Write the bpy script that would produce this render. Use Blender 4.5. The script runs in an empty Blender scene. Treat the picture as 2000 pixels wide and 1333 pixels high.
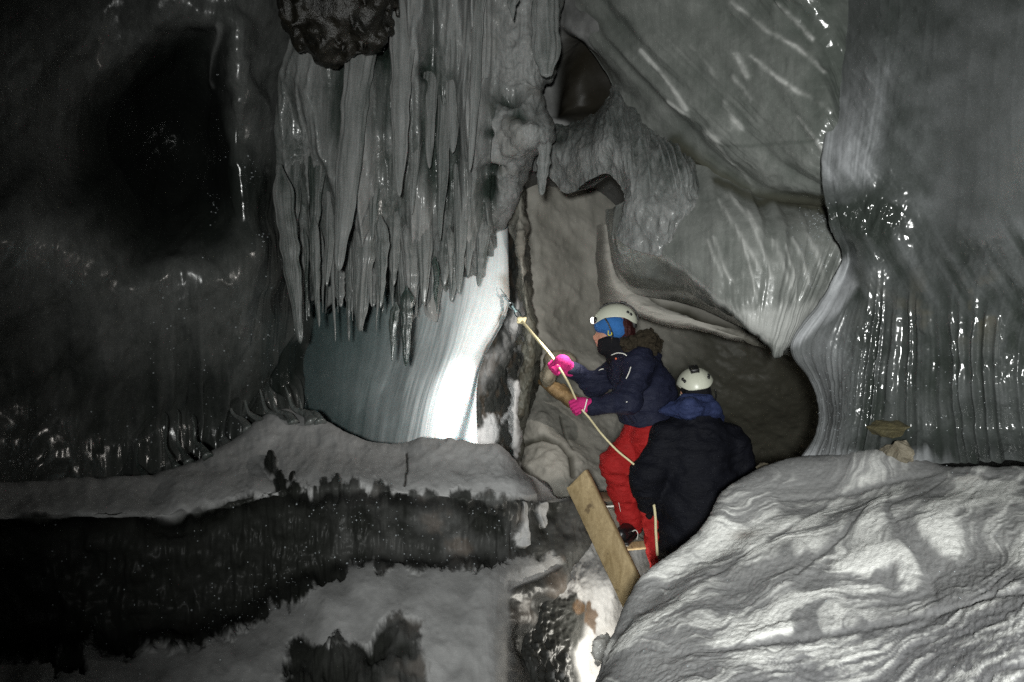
import bpy, math, random
import numpy as np
from mathutils import Vector, Matrix

random.seed(7)
scene = bpy.context.scene
COL = scene.collection
F, CX, CY = 1333.33, 1000.0, 666.5          # focal length in photo pixels (24 mm lens)


def W(px, py, d):
    """photo pixel + distance in metres -> point in the cave (camera at the origin, looking along +Y)"""
    return np.array([(px - CX) / F * d, d, -(py - CY) / F * d], dtype=np.float64)


def sstep(a, b, x):
    t = np.clip((x - a) / (b - a + 1e-12), 0, 1)
    return t * t * (3 - 2 * t)


# ---------------------------------------------------------------- noise
def _hash(ix, iy, iz, seed):
    h = (ix.astype(np.int64) * 374761393 + iy.astype(np.int64) * 668265263 + iz.astype(np.int64) * 2147483647 + seed * 144665) & 0xFFFFFFFF
    h = ((h ^ (h >> 13)) * 1274126177) & 0xFFFFFFFF
    h = ((h ^ (h >> 16)) * 2246822519) & 0xFFFFFFFF
    return ((h ^ (h >> 15)) & 0xFFFFFF) / float(0xFFFFFF) * 2 - 1


def vnoise(x, y, z=None, seed=0):
    x = np.asarray(x, dtype=np.float64); y = np.asarray(y, dtype=np.float64) + 0 * x
    z = np.zeros_like(x) if z is None else np.asarray(z, dtype=np.float64) + 0 * x
    fx, fy, fz = np.floor(x), np.floor(y), np.floor(z)
    ux, uy, uz = x - fx, y - fy, z - fz
    ux = ux ** 3 * (ux * (ux * 6 - 15) + 10); uy = uy ** 3 * (uy * (uy * 6 - 15) + 10); uz = uz ** 3 * (uz * (uz * 6 - 15) + 10)
    r = 0
    for a in (0, 1):
        for b in (0, 1):
            for c in (0, 1):
                w = (ux if a else 1 - ux) * (uy if b else 1 - uy) * (uz if c else 1 - uz)
                r = r + w * _hash(fx + a, fy + b, fz + c, seed)
    return r


def fbm(x, y, z=None, seed=0, o=4, g=0.5):
    r, a, f, t = 0, 1.0, 1.0, 0
    for i in range(o):
        r = r + a * vnoise(np.asarray(x) * f + 17.3 * i, np.asarray(y) * f + 5.1 * i, None if z is None else np.asarray(z) * f, seed + i * 13)
        t += a; a *= g; f *= 2.03
    return r / t


# ---------------------------------------------------------------- traced shapes
def poly_sd(px, py, poly):
    """signed distance (pixels, negative inside) to a closed polygon"""
    px = np.asarray(px); py = np.asarray(py)
    d = np.full(px.shape, 1e18); inside = np.zeros(px.shape, bool)
    n = len(poly)
    for i in range(n):
        x1, y1 = poly[i]; x2, y2 = poly[(i + 1) % n]
        ex, ey = x2 - x1, y2 - y1
        t = np.clip(((px - x1) * ex + (py - y1) * ey) / (ex * ex + ey * ey + 1e-9), 0, 1)
        d = np.minimum(d, (px - x1 - t * ex) ** 2 + (py - y1 - t * ey) ** 2)
        if y1 != y2:
            c = ((y1 > py) != (y2 > py)) & (px < (x2 - x1) * (py - y1) / (y2 - y1) + x1)
            inside ^= c
    d = np.sqrt(d)
    return np.where(inside, -d, d)


def line_d(px, py, pts):
    d = np.full(np.asarray(px).shape, 1e18)
    for i in range(len(pts) - 1):
        x1, y1 = pts[i]; x2, y2 = pts[i + 1]
        ex, ey = x2 - x1, y2 - y1
        t = np.clip(((px - x1) * ex + (py - y1) * ey) / (ex * ex + ey * ey + 1e-9), 0, 1)
        d = np.minimum(d, (px - x1 - t * ex) ** 2 + (py - y1 - t * ey) ** 2)
    return np.sqrt(d)


def blob(px, py, cx, cy, rx, ry):
    return np.exp(-(((px - cx) / rx) ** 2 + ((py - cy) / ry) ** 2))


# ---------------------------------------------------------------- meshes
def catmull(P, n, t=None):
    """P (K,...): resample to n rows (t: knot parameters)"""
    P = np.asarray(P, dtype=np.float64); K = len(P)
    s = np.linspace(0, K - 1, n)
    i = np.clip(np.floor(s).astype(int), 0, K - 2); u = (s - i).reshape((-1,) + (1,) * (P.ndim - 1))
    g = lambda k: P[np.clip(k, 0, K - 1)]
    p0, p1, p2, p3 = g(i - 1), g(i), g(i + 1), g(i + 2)
    p0 = np.where((i - 1 < 0).reshape(u.shape), 2 * p1 - p2, p0); p3 = np.where((i + 2 > K - 1).reshape(u.shape), 2 * p2 - p1, p3)
    return 0.5 * (2 * p1 + (p2 - p0) * u + (2 * p0 - 5 * p1 + 4 * p2 - p3) * u * u + (3 * p1 - p0 - 3 * p2 + p3) * u ** 3)


def resample(P, k):
    """equal-length resampling of a hand-traced curve to k knots"""
    P = catmull(P, 200)
    L = np.concatenate([[0], np.cumsum(np.linalg.norm(np.diff(P, axis=0), axis=1))])
    s = np.linspace(0, L[-1], k)
    return np.stack([np.interp(s, L, P[:, j]) for j in range(3)], 1)


def mesh_np(name, V, Q, mat, attrs=None, smooth=True, parent=None, T=None):
    me = bpy.data.meshes.new(name)
    V = np.ascontiguousarray(V, dtype=np.float32)
    loops, starts = [], []
    Q = np.asarray(Q, dtype=np.int32).reshape(-1, 4) if Q is not None and len(Q) else np.zeros((0, 4), np.int32)
    T = np.asarray(T, dtype=np.int32).reshape(-1, 3) if T is not None and len(T) else np.zeros((0, 3), np.int32)
    lo = np.concatenate([Q.ravel(), T.ravel()])
    st = np.concatenate([np.arange(len(Q)) * 4, len(Q) * 4 + np.arange(len(T)) * 3]).astype(np.int32)
    me.vertices.add(len(V)); me.vertices.foreach_set("co", V.ravel())
    me.loops.add(len(lo)); me.loops.foreach_set("vertex_index", lo.astype(np.int32))
    me.polygons.add(len(st)); me.polygons.foreach_set("loop_start", st)
    me.update(calc_edges=True)
    if smooth:
        me.polygons.foreach_set("use_smooth", np.ones(len(st), bool))
    for k, a in (attrs or {}).items():
        at = me.attributes.new(k, 'FLOAT', 'POINT'); at.data.foreach_set("value", np.ascontiguousarray(a, dtype=np.float32).ravel())
    me.validate()
    o = bpy.data.objects.new(name, me); COL.objects.link(o)
    if mat: me.materials.append(mat)
    if parent: put(o, parent)
    return o


def put(o, parent):
    bpy.context.view_layer.update()
    o.parent = parent
    o.matrix_parent_inverse = parent.matrix_world.inverted()


def tag(o, label=None, cat=None, group=None, kind=None):
    if label: o['label'] = label
    if cat: o['category'] = cat
    if group: o['group'] = group
    if kind: o['kind'] = kind
    return o


def grid_faces(nu, nv, off=0):
    a = np.arange(nu * nv).reshape(nu, nv) + off
    return np.stack([a[:-1, :-1], a[1:, :-1], a[1:, 1:], a[:-1, 1:]], -1).reshape(-1, 4)


def patch(name, curves, nu, nv, fn, mat, skirt=0.25, knots=None):
    """lofted ice: curves run along the flow (u), listed across it (v). fn(u,v,X,px,py) -> displacement, dict of attributes.
    The rim is carried back into the ice so that the formation has a real thickness."""
    C = [np.array([W(*p) for p in c]) for c in curves]
    same = len(set(len(c) for c in C)) == 1 and not knots
    C = [catmull(c, nu) if same else catmull(resample(c, knots or 12), nu) for c in C]
    G = np.transpose(catmull(np.array(C), nv), (1, 0, 2))           # nu, nv, 3
    u = np.linspace(0, 1, nu)[:, None] + np.zeros((1, nv)); v = np.linspace(0, 1, nv)[None] + np.zeros((nu, 1))
    N = np.cross(np.gradient(G, axis=0), np.gradient(G, axis=1))
    N /= np.linalg.norm(N, axis=2, keepdims=True) + 1e-12
    s = np.sign(np.mean(np.sum(N * -G, axis=2))) or 1.0
    N *= s
    px = CX + G[..., 0] / G[..., 1] * F; py = CY - G[..., 2] / G[..., 1] * F
    h, at = fn(u, v, G, px, py)
    G = G + N * np.asarray(h)[..., None]
    if 'dz' in at: G[..., 2] += at.pop('dz')
    V = G.reshape(-1, 3); Q = grid_faces(nu, nv)
    if s < 0: pass
    at = {k: np.clip(np.asarray(a) + 0 * u, 0, 1).reshape(-1) for k, a in at.items()}
    if skirt:
        idx = np.arange(nu * nv).reshape(nu, nv)
        ring = np.concatenate([idx[0, :-1], idx[:-1, -1], idx[-1, :0:-1], idx[:0:-1, 0]])
        Nr = N.reshape(-1, 3)[ring]
        cen = V.mean(0)
        B = V[ring] - Nr * skirt + (cen - V[ring]) * 0.04
        base = len(V); V = np.concatenate([V, B]); n = len(ring); r2 = np.roll(np.arange(n), -1)
        Q = np.concatenate([Q, np.stack([ring, base + np.arange(n), base + r2, ring[r2]], -1)])
        at = {k: np.concatenate([a, a[ring]]) for k, a in at.items()}
    return mesh_np(name, V, Q, mat, at)


# ---------------------------------------------------------------- implicit bodies
def cone(a, b, ra, rb): return ('c', np.array(a, float), np.array(b, float), ra, rb)
def ell(c, r, rot=None): return ('e', np.array(c, float), np.array(r, float), rot)


def sd(prim, X):
    if prim[0] == 'c':
        _, a, b, ra, rb = prim
        ab = b - a; L2 = ab @ ab + 1e-9
        t = np.clip(((X - a) @ ab) / L2, 0, 1)
        return np.linalg.norm(X - a - t[..., None] * ab, axis=-1) - (ra + (rb - ra) * t)
    _, c, r, rot = prim
    q = X - c
    if rot is not None: q = q @ np.array(rot)
    k0 = np.linalg.norm(q / r, axis=-1); k1 = np.linalg.norm(q / (r * r), axis=-1)
    return k0 * (k0 - 1) / (k1 + 1e-9)


def smin(a, b, k):
    h = np.clip(0.5 + 0.5 * (b - a) / k, 0, 1)
    return b + (a - b) * h - k * h * (1 - h)


def surface_nets(f, org, h):
    nx, ny, nz = f.shape
    s = f < 0
    cs = [(i, j, k) for i in (0, 1) for j in (0, 1) for k in (0, 1)]
    sub = lambda A, c: A[c[0]:nx - 1 + c[0], c[1]:ny - 1 + c[1], c[2]:nz - 1 + c[2]]
    cnt = sum(sub(s, c).astype(np.int8) for c in cs)
    act = (cnt > 0) & (cnt < 8)
    ids = np.argwhere(act)
    vid = -np.ones(act.shape, np.int64); vid[act] = np.arange(len(ids))
    acc = np.zeros((len(ids), 3)); n = np.zeros(len(ids))
    val = {c: f[ids[:, 0] + c[0], ids[:, 1] + c[1], ids[:, 2] + c[2]] for c in cs}
    for c in cs:
        for ax in range(3):
            if c[ax] == 0:
                e = list(c); e[ax] = 1; e = tuple(e)
                m = (val[c] < 0) != (val[e] < 0)
                t = np.where(m, val[c] / (val[c] - val[e] + 1e-12), 0)
                p = np.tile(np.array(c, float), (len(ids), 1)); p[:, ax] += t
                acc += p * m[:, None]; n += m
    V = (ids + acc / n[:, None]) * h + org
    Q = []
    for ax in range(3):
        a, b = (ax + 1) % 3, (ax + 2) % 3
        sl0 = [slice(None)] * 3; sl1 = [slice(None)] * 3
        sl0[ax] = slice(0, -1); sl1[ax] = slice(1, None)
        ch = s[tuple(sl0)] != s[tuple(sl1)]
        E = np.argwhere(ch)
        E = E[(E[:, a] > 0) & (E[:, b] > 0) & (E[:, a] < f.shape[a] - 1) & (E[:, b] < f.shape[b] - 1)]
        if not len(E): continue
        flip = s[E[:, 0], E[:, 1], E[:, 2]]
        def at(da, db):
            k = E.copy(); k[:, a] += da; k[:, b] += db
            return vid[k[:, 0], k[:, 1], k[:, 2]]
        q = np.stack([at(-1, -1), at(0, -1), at(0, 0), at(-1, 0)], -1)
        q[~flip] = q[~flip][:, ::-1]
        Q.append(q)
    Q = np.concatenate(Q); Q = Q[(Q >= 0).all(1)]
    return V, Q


def implicit(name, prims, h, mat, parent=None, k=0.03, cut=None, disp=None, pad=0.03):
    """one continuous skin round the primitives; cut: list of (point, direction) half-spaces to remove; disp(X)->metres"""
    lo = np.full(3, 1e9); hi = np.full(3, -1e9)
    for p in prims:
        if p[0] == 'c':
            for q, r in ((p[1], p[3]), (p[2], p[4])): lo = np.minimum(lo, q - r); hi = np.maximum(hi, q + r)
        else:
            m = max(p[2]); lo = np.minimum(lo, p[1] - m); hi = np.maximum(hi, p[1] + m)
    lo -= pad + 2 * h; hi += pad + 2 * h
    n = np.ceil((hi - lo) / h).astype(int) + 1
    X = np.stack(np.meshgrid(*[lo[i] + h * np.arange(n[i]) for i in range(3)], indexing='ij'), -1)
    f = None
    for p in prims:
        d = sd(p, X); f = d if f is None else smin(f, d, k)
    if disp is not None:
        near = np.abs(f) < 0.06
        g = np.zeros_like(f); g[near] = disp(X[near]); f = f - g
    for q, dr in (cut or []):
        dr = np.array(dr, float); dr /= np.linalg.norm(dr)
        f = np.maximum(f, (X - np.array(q)) @ dr)
    V, Q = surface_nets(f, lo, h)
    return mesh_np(name, V, Q, mat, parent=parent)


def tube(name, pts, radii, mat, parent=None, seg=12, sub=8, twist=0.0, lobes=0, attrs=None, noise=0.0):
    P = catmull(np.array(pts, float), (len(pts) - 1) * sub + 1); R = catmull(np.array(radii, float)[:, None], len(P))[:, 0]
    T = np.gradient(P, axis=0); T /= np.linalg.norm(T, axis=1, keepdims=True)
    up = np.array([0.13, 0.21, 0.97]); 
    if abs(T.mean(0) @ up) > 0.9: up = np.array([0.1, 1, 0.05])
    A = np.cross(T, up); A /= np.linalg.norm(A, axis=1, keepdims=True); B = np.cross(T, A)
    th = np.linspace(0, 2 * math.pi, seg, endpoint=False)
    L = np.concatenate([[0], np.cumsum(np.linalg.norm(np.diff(P, axis=0), axis=1))])
    rr = R[:, None] * (1 + (0.16 * np.abs(np.cos(lobes / 2 * (th[None] + twist * L[:, None]))) - 0.08 if lobes else 0) + np.zeros((len(P), seg)))
    V = P[:, None] + rr[..., None] * (np.cos(th)[None, :, None] * A[:, None] + np.sin(th)[None, :, None] * B[:, None])
    n = len(P); idx = np.arange(n * seg).reshape(n, seg); nx = np.roll(idx, -1, axis=1)
    Q = np.stack([idx[:-1], nx[:-1], nx[1:], idx[1:]], -1).reshape(-1, 4)
    V = np.concatenate([V.reshape(-1, 3), P[:1], P[-1:]])
    T3 = np.concatenate([np.stack([nx[0], idx[0], np.full(seg, n * seg)], -1), np.stack([idx[-1], nx[-1], np.full(seg, n * seg + 1)], -1)])
    return mesh_np(name, V, Q, mat, attrs, parent=parent, T=T3)


def box(name, a, b, wv, tv, w, t, mat, parent=None, taper=0.0, rough=0.0, n=24):
    """a board from a to b, width w along wv, thickness t along tv, rounded edges, slightly uneven"""
    a = np.array(a, float); b = np.array(b, float)
    ax = b - a; L = np.linalg.norm(ax); ax /= L
    wv = np.array(wv, float); wv -= ax * (wv @ ax); wv /= np.linalg.norm(wv)
    tv = np.cross(ax, wv) if tv is None else np.array(tv, float); tv -= ax * (tv @ ax) + wv * (tv @ wv); tv /= np.linalg.norm(tv)
    c = min(w, t) * 0.12
    prof = [(-w / 2 + c, -t / 2), (w / 2 - c, -t / 2), (w / 2, -t / 2 + c), (w / 2, t / 2 - c), (w / 2 - c, t / 2), (-w / 2 + c, t / 2), (-w / 2, t / 2 - c), (-w / 2, -t / 2 + c)]
    s = np.concatenate([[0, 0.004 / L], np.linspace(0.02, 0.98, n), [1 - 0.004 / L, 1]])
    V = []
    rng = np.random.RandomState(int(L * 1000) % 1000)
    for i, q in enumerate(s):
        k = 0.96 if i in (0, len(s) - 1) else 1.0
        for j, (x, y) in enumerate(prof):
            jig = rng.normal(0, rough, 2) if rough and 0 < i < len(s) - 1 else (0, 0)
            V.append(a + ax * (q * L + (taper * x if i < 2 else 0)) + wv * (x * k + jig[0]) + tv * (y * k + jig[1]))
    m = len(prof); idx = np.arange(len(s) * m).reshape(len(s), m); nx = np.roll(idx, -1, axis=1)
    Q = np.stack([idx[:-1], nx[:-1], nx[1:], idx[1:]], -1).reshape(-1, 4)
    V = np.array(V); base = len(V); V = np.concatenate([V, V[:m].mean(0)[None], V[-m:].mean(0)[None]])
    T3 = np.concatenate([np.stack([nx[0], idx[0], np.full(m, base)], -1), np.stack([idx[-1], nx[-1], np.full(m, base + 1)], -1)])
    return mesh_np(name, V, Q, mat, parent=parent, T=T3, smooth=False)


# ---------------------------------------------------------------- materials
class NT:
    def __init__(self, name):
        self.m = bpy.data.materials.new(name); self.m.use_nodes = True
        self.t = self.m.node_tree; self.t.nodes.clear()
        self.out = self.n('ShaderNodeOutputMaterial'); self.p = self.n('ShaderNodeBsdfPrincipled')
        self.t.links.new(self.p.outputs[0], self.out.inputs[0])
        self.tc = self.n('ShaderNodeTexCoord')
    def n(self, t, **k):
        x = self.t.nodes.new(t)
        for a, b in k.items(): setattr(x, a, b)
        return x
    def link(self, a, b): self.t.links.new(a, b)
    def val(self, sock, v):
        if isinstance(v, (int, float, tuple, list)): sock.default_value = v
        else: self.link(v, sock)
    def noise(self, scale, detail=3, rough=0.5, vec=None, dist=0.0):
        x = self.n('ShaderNodeTexNoise'); x.inputs['Scale'].default_value = scale; x.inputs['Detail'].default_value = detail
        x.inputs['Roughness'].default_value = rough; x.inputs['Distortion'].default_value = dist
        self.link(vec or self.tc.outputs['Object'], x.inputs['Vector']); return x.outputs['Fac']
    def math(self, op, a, b=0.0, clamp=False):
        x = self.n('ShaderNodeMath', operation=op); x.use_clamp = clamp
        self.val(x.inputs[0], a); self.val(x.inputs[1], b); return x.outputs[0]
    def mix(self, f, a, b):
        x = self.n('ShaderNodeMix', data_type='RGBA')
        self.val(x.inputs[0], f); self.val(x.inputs[6], a); self.val(x.inputs[7], b); return x.outputs[2]
    def mapr(self, v, a, b, c, d):
        x = self.n('ShaderNodeMapRange'); self.val(x.inputs[0], v)
        for i, q in enumerate((a, b, c, d)): x.inputs[i + 1].default_value = q
        return x.outputs[0]
    def attr(self, name):
        x = self.n('ShaderNodeAttribute'); x.attribute_name = name; return x.outputs['Fac']
    def bump(self, h, strength, dist=0.01):
        x = self.n('ShaderNodeBump'); self.val(x.inputs['Strength'], strength); x.inputs['Distance'].default_value = dist
        self.link(h, x.inputs['Height']); self.link(x.outputs[0], self.p.inputs['Normal'])
    def scaled(self, s):
        x = self.n('ShaderNodeMapping'); x.inputs['Scale'].default_value = s
        self.link(self.tc.outputs['Object'], x.inputs['Vector']); return x.outputs[0]


def c3(r, g, b): return (r, g, b, 1)


def ice_mat(name, clear, frost, dirt=(0.10, 0.07, 0.03), rc=0.16, rf=0.62, sss=0.0, grain=0.3, spec=0.5, bump=0.35, gs=110, streak=0.0, coat=0.0):
    T = NT(name)
    fr, di = T.attr('frost'), T.attr('dirt')
    n1 = T.noise(gs, 3, 0.65); n2 = T.noise(9, 4, 0.6)
    v = T.math('ADD', T.math('MULTIPLY', T.math('SUBTRACT', n1, 0.5), grain), T.math('MULTIPLY', T.math('SUBTRACT', n2, 0.5), 0.25))
    sk = None
    if streak:
        sk = T.noise(1.0, 5, 0.62, T.scaled((30, 30, 3.5)), 0.4)
        v = T.math('ADD', v, T.math('MULTIPLY', T.math('SUBTRACT', sk, 0.5), streak))
    f2 = T.math('ADD', fr, T.math('MULTIPLY', v, T.mapr(fr, 0, 0.3, 0.12, 1.0)), True)
    col = T.mix(f2, c3(*clear), c3(*frost))
    col = T.mix(di, col, c3(*dirt))
    T.link(col, T.p.inputs['Base Color'])
    T.link(T.mapr(f2, 0.0, 0.8, rc, rf), T.p.inputs['Roughness'])
    T.p.inputs['IOR'].default_value = 1.31
    T.p.inputs['Specular IOR Level'].default_value = spec
    if coat:
        T.p.inputs['Coat Weight'].default_value = 1.0; T.p.inputs['Coat IOR'].default_value = 1.31
        T.link(T.math('MULTIPLY', T.mapr(T.noise(5, 4, .6), .38, .62, .1, 1.0), T.mapr(f2, .3, .9, coat, coat * .15)), T.p.inputs['Coat Weight'])
        T.p.inputs['Coat Roughness'].default_value = .16
    if sss:
        T.p.inputs['Subsurface Weight'].default_value = sss
        T.p.inputs['Subsurface Radius'].default_value = (0.6, 1.0, 1.1)
        T.p.inputs['Subsurface Scale'].default_value = 0.08
    hgt = T.math('ADD', n1, T.math('MULTIPLY', T.noise(34, 2), 0.8))
    if sk is not None: hgt = T.math('ADD', hgt, T.math('MULTIPLY', sk, 3.0))
    T.bump(hgt, T.math('MULTIPLY', T.mapr(f2, 0, 1, bump * 0.45, bump), T.math('SUBTRACT', 1.0, T.attr('calm'), True)), 0.006)
    return T.m


def cloth_mat(name, col, rough=0.8, var=0.25, scale=220, bump=0.5, sheen=0.0):
    T = NT(name)
    a = T.noise(scale, 2); b = T.noise(14, 3)
    k = T.math('ADD', T.math('MULTIPLY', a, 0.5), T.math('MULTIPLY', b, 0.5))
    T.link(T.mix(T.mapr(k, 0.3, 0.7, 0, 1), c3(*[c * (1 - var) for c in col]), c3(*[min(1, c * (1 + var)) for c in col])), T.p.inputs['Base Color'])
    T.p.inputs['Roughness'].default_value = rough
    T.p.inputs['Sheen Weight'].default_value = sheen; T.p.inputs['Specular IOR Level'].default_value = .15
    T.bump(T.math('ADD', T.math('MULTIPLY', a, .5), T.math('MULTIPLY', T.noise(30, 4, .6, T.scaled((1, 1, 2.2)), 1.0), 3.0)), bump, 0.006)
    return T.m


def plain(name, col, rough=0.5, metal=0.0, var=0.08, scale=60, emit=0, ecol=None, bump=0.05):
    T = NT(name)
    a = T.noise(scale, 3)
    T.link(T.mix(a, c3(*[c * (1 - var) for c in col]), c3(*[min(1, c * (1 + var)) for c in col])), T.p.inputs['Base Color'])
    T.p.inputs['Roughness'].default_value = rough; T.p.inputs['Metallic'].default_value = metal
    if emit:
        T.p.inputs['Emission Color'].default_value = c3(*(ecol or (1, 1, 1))); T.p.inputs['Emission Strength'].default_value = emit
    T.bump(a, bump, 0.003)
    return T.m


def wood_mat(name, c1, c2, sc):
    T = NT(name)
    v = T.scaled(sc)
    a = T.noise(1.0, 4, 0.6, v, 0.6)
    b = T.noise(38, 3, 0.7)
    col = T.mix(T.mapr(a, 0.3, 0.72, 0, 1), c3(*c1), c3(*c2))
    k = T.noise(13, 2)
    col = T.mix(T.mapr(k, 0.66, 0.74, 0, 0.75), col, c3(0.06, 0.035, 0.018))
    T.link(T.mix(T.mapr(b, 0.45, 0.8, 0, 0.5), col, c3(c1[0] * 0.6, c1[1] * 0.55, c1[2] * 0.5)), T.p.inputs['Base Color'])
    T.p.inputs['Roughness'].default_value = 0.75
    T.bump(T.math('ADD', a, b), 0.3, 0.004)
    return T.m


def rock_mat(name, c1, c2, rough=0.7):
    T = NT(name)
    a = T.noise(7, 6, 0.65, dist=0.5); b = T.noise(60, 4, 0.7)
    T.link(T.mix(T.mapr(T.math('ADD', T.math('MULTIPLY', a, 0.7), T.math('MULTIPLY', b, 0.3)), 0.35, 0.65, 0, 1), c3(*c1), c3(*c2)), T.p.inputs['Base Color'])
    T.p.inputs['Roughness'].default_value = rough
    T.bump(T.math('ADD', a, b), 0.6, 0.01)
    return T.m


M = {}
M['dark_ice'] = ice_mat('dark_clear_ice', (0.012, 0.015, 0.013), (0.26, 0.265, 0.26), rc=0.12, rf=0.6, bump=.2, streak=.35, coat=.8)
M['curtain'] = ice_mat('frosted_curtain_ice', (0.018, 0.027, 0.022), (0.215, 0.218, 0.215), rc=0.17, streak=0.9, bump=.45, coat=.9, sss=.2)
M['flow'] = ice_mat('flowstone_ice', (0.050, 0.078, 0.078), (0.66, 0.70, 0.71), dirt=(0.16, 0.09, 0.03), rc=0.14, rf=0.45, sss=0.6, grain=0.12, bump=0.12)
M['lobe'] = ice_mat('glazed_ice', (0.065, 0.074, 0.066), (0.36, 0.365, 0.35), dirt=(0.07, 0.06, 0.035), rc=0.16, rf=0.55, grain=0.25, bump=0.2, spec=.8, coat=1.0, streak=.3)
M['beige'] = ice_mat('silty_ice', (0.065, 0.066, 0.054), (0.37, 0.355, 0.32), dirt=(0.035, 0.03, 0.02), rc=0.5, rf=0.7, grain=0.2)
M['column'] = ice_mat('ribbed_clear_ice', (0.022, 0.027, 0.023), (0.36, 0.37, 0.385), dirt=(0.10, 0.08, 0.04), rc=0.11, rf=0.6, grain=0.25, bump=0.06, spec=0.9)
M['snow'] = ice_mat('snow_and_black_ice', (0.010, 0.011, 0.009), (0.46, 0.46, 0.46), dirt=(0.09, 0.055, 0.03), rc=0.36, rf=0.8, grain=0.22, gs=170, spec=.16, bump=.25)
M['mound'] = ice_mat('marbled_snow', (0.175, 0.175, 0.18), (0.86, 0.86, 0.83), dirt=(0.17, 0.12, 0.08), rc=0.5, rf=0.75, grain=0.26, bump=0.42, gs=140)
M['rock_black'] = rock_mat('black_rock', (0.004, 0.004, 0.003), (0.016, 0.014, 0.010), 0.35)
M['rock_brown'] = rock_mat('ochre_rock', (0.07, 0.042, 0.016), (0.22, 0.14, 0.06))
M['rock_olive'] = rock_mat('olive_rock', (0.03, 0.026, 0.012), (0.11, 0.095, 0.045))
M['rock_pale'] = rock_mat('pale_rock', (0.07, 0.06, 0.04), (0.20, 0.175, 0.13))

# ================================================================ THE CAVE
ridge = lambda x: 1 - np.abs(x) * 2


def f_shell(u, v, X, px, py):
    return 0.25 * fbm(X[..., 0] * .6, X[..., 1] * .6, X[..., 2] * .6, 3), dict(frost=0.25 + 0.3 * fbm(X[..., 0], X[..., 1], X[..., 2], 8), dirt=0 * u)


# closed shell of ice round everything, the photographer's end of the cave included
th = np.linspace(0.001, math.pi - 0.001, 120)[:, None]; ph = np.linspace(0, 2 * math.pi, 220)[None]
sx, sy, sz = 4.6 * np.sin(th) * np.cos(ph), 3.0 + 5.6 * np.sin(th) * np.sin(ph), 0.3 + 3.4 * np.cos(th) + 0 * ph
rr = 1 + 0.10 * fbm(sx * .5, sy * .5, sz * .5, 3)
V = np.stack([sx * rr, 3.0 + (sy - 3.0) * rr, sz * rr], -1)
V[:, -1] = V[:, 0]
fr = np.clip(0.35 + 0.5 * fbm(sx, sy, sz, 8), 0, 1)
o = mesh_np('cave_wall', V.reshape(-1, 3), grid_faces(120, 220), M['dark_ice'], dict(frost=fr.ravel(), dirt=0 * fr.ravel()))
tag(o, kind='structure')


# ---- left wall: near black clear ice with a deep scooped hollow
def f_left(u, v, X, px, py):
    w = 40 * fbm(px / 160, py / 160, None, 4)
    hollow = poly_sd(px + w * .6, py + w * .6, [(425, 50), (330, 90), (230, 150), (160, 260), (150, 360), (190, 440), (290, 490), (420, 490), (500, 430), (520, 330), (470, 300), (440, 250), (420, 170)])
    g = fbm(v * 16 + .6 * fbm(u * 3, v * 3, None, 3), u * 3.2, None, 21, 3)
    fine = fbm(v * 60, u * 9, None, 22, 3)
    low = sstep(520, 800, py)
    h = 0.03 * g * (0.35 + low) + 0.012 * fine * (0.35 + 1.1 * low) + 0.02 * fbm(px / 60, py / 90, None, 31, 4)
    nn = fbm(px / 110, py / 110, None, 35, 3)
    h = h + .035 * np.sin(hollow / 24 + 3.2 * nn) * sstep(220, 20, hollow) * sstep(-20, 30, hollow) * sstep(150, 420, px) + .07 * fbm((px + py) / 150, (px - py) / 420, None, 36, 3)
    h = h + 0.035 * ridge(vnoise(v * 34, u * 2.0, None, 33)) * sstep(640, 800, py) * sstep(250, 420, px)
    fr = 0.20 + 0.10 * fbm(px / 120, py / 120, None, 6) + 0.25 * blob(px, py, 70, 470, 150, 70) * (0.5 + g) + 0.12 * blob(px, py, 120, 180, 260, 200)
    fr = fr + 0.25 * low * np.clip(ridge(vnoise(v * 34, u * 2.0, None, 33)) - .2, 0, 1) + 0.2 * blob(px, py, 220, 690, 60, 60) * (.5 + g)
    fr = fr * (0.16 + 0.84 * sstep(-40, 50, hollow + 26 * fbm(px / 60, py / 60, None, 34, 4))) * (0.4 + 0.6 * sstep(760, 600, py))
    hole = sstep(.35, .7, blob(px, py, 582, 700, 34, 42) + .9 * blob(px, py, 556, 745, 24, 30) + .15 * fine)
    fr = fr * (1 - .9 * hole); h = h - .05 * hole
    h = h + 0.02 * np.exp(-(line_d(px, py, [(428, 50), (414, 110), (414, 160), (432, 190), (442, 250), (455, 320)]) / 9) ** 2)
    fr = fr + 0.8 * np.exp(-(line_d(px, py, [(428, 52), (416, 110), (414, 155), (424, 172)]) / (3 + 4 * sstep(140, 60, py))) ** 2) * (.6 + .4 * fine)  # pale streak on the hollow's rim: a highlight painted in as frost
    return h, dict(frost=fr, dirt=0 * u)


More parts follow.
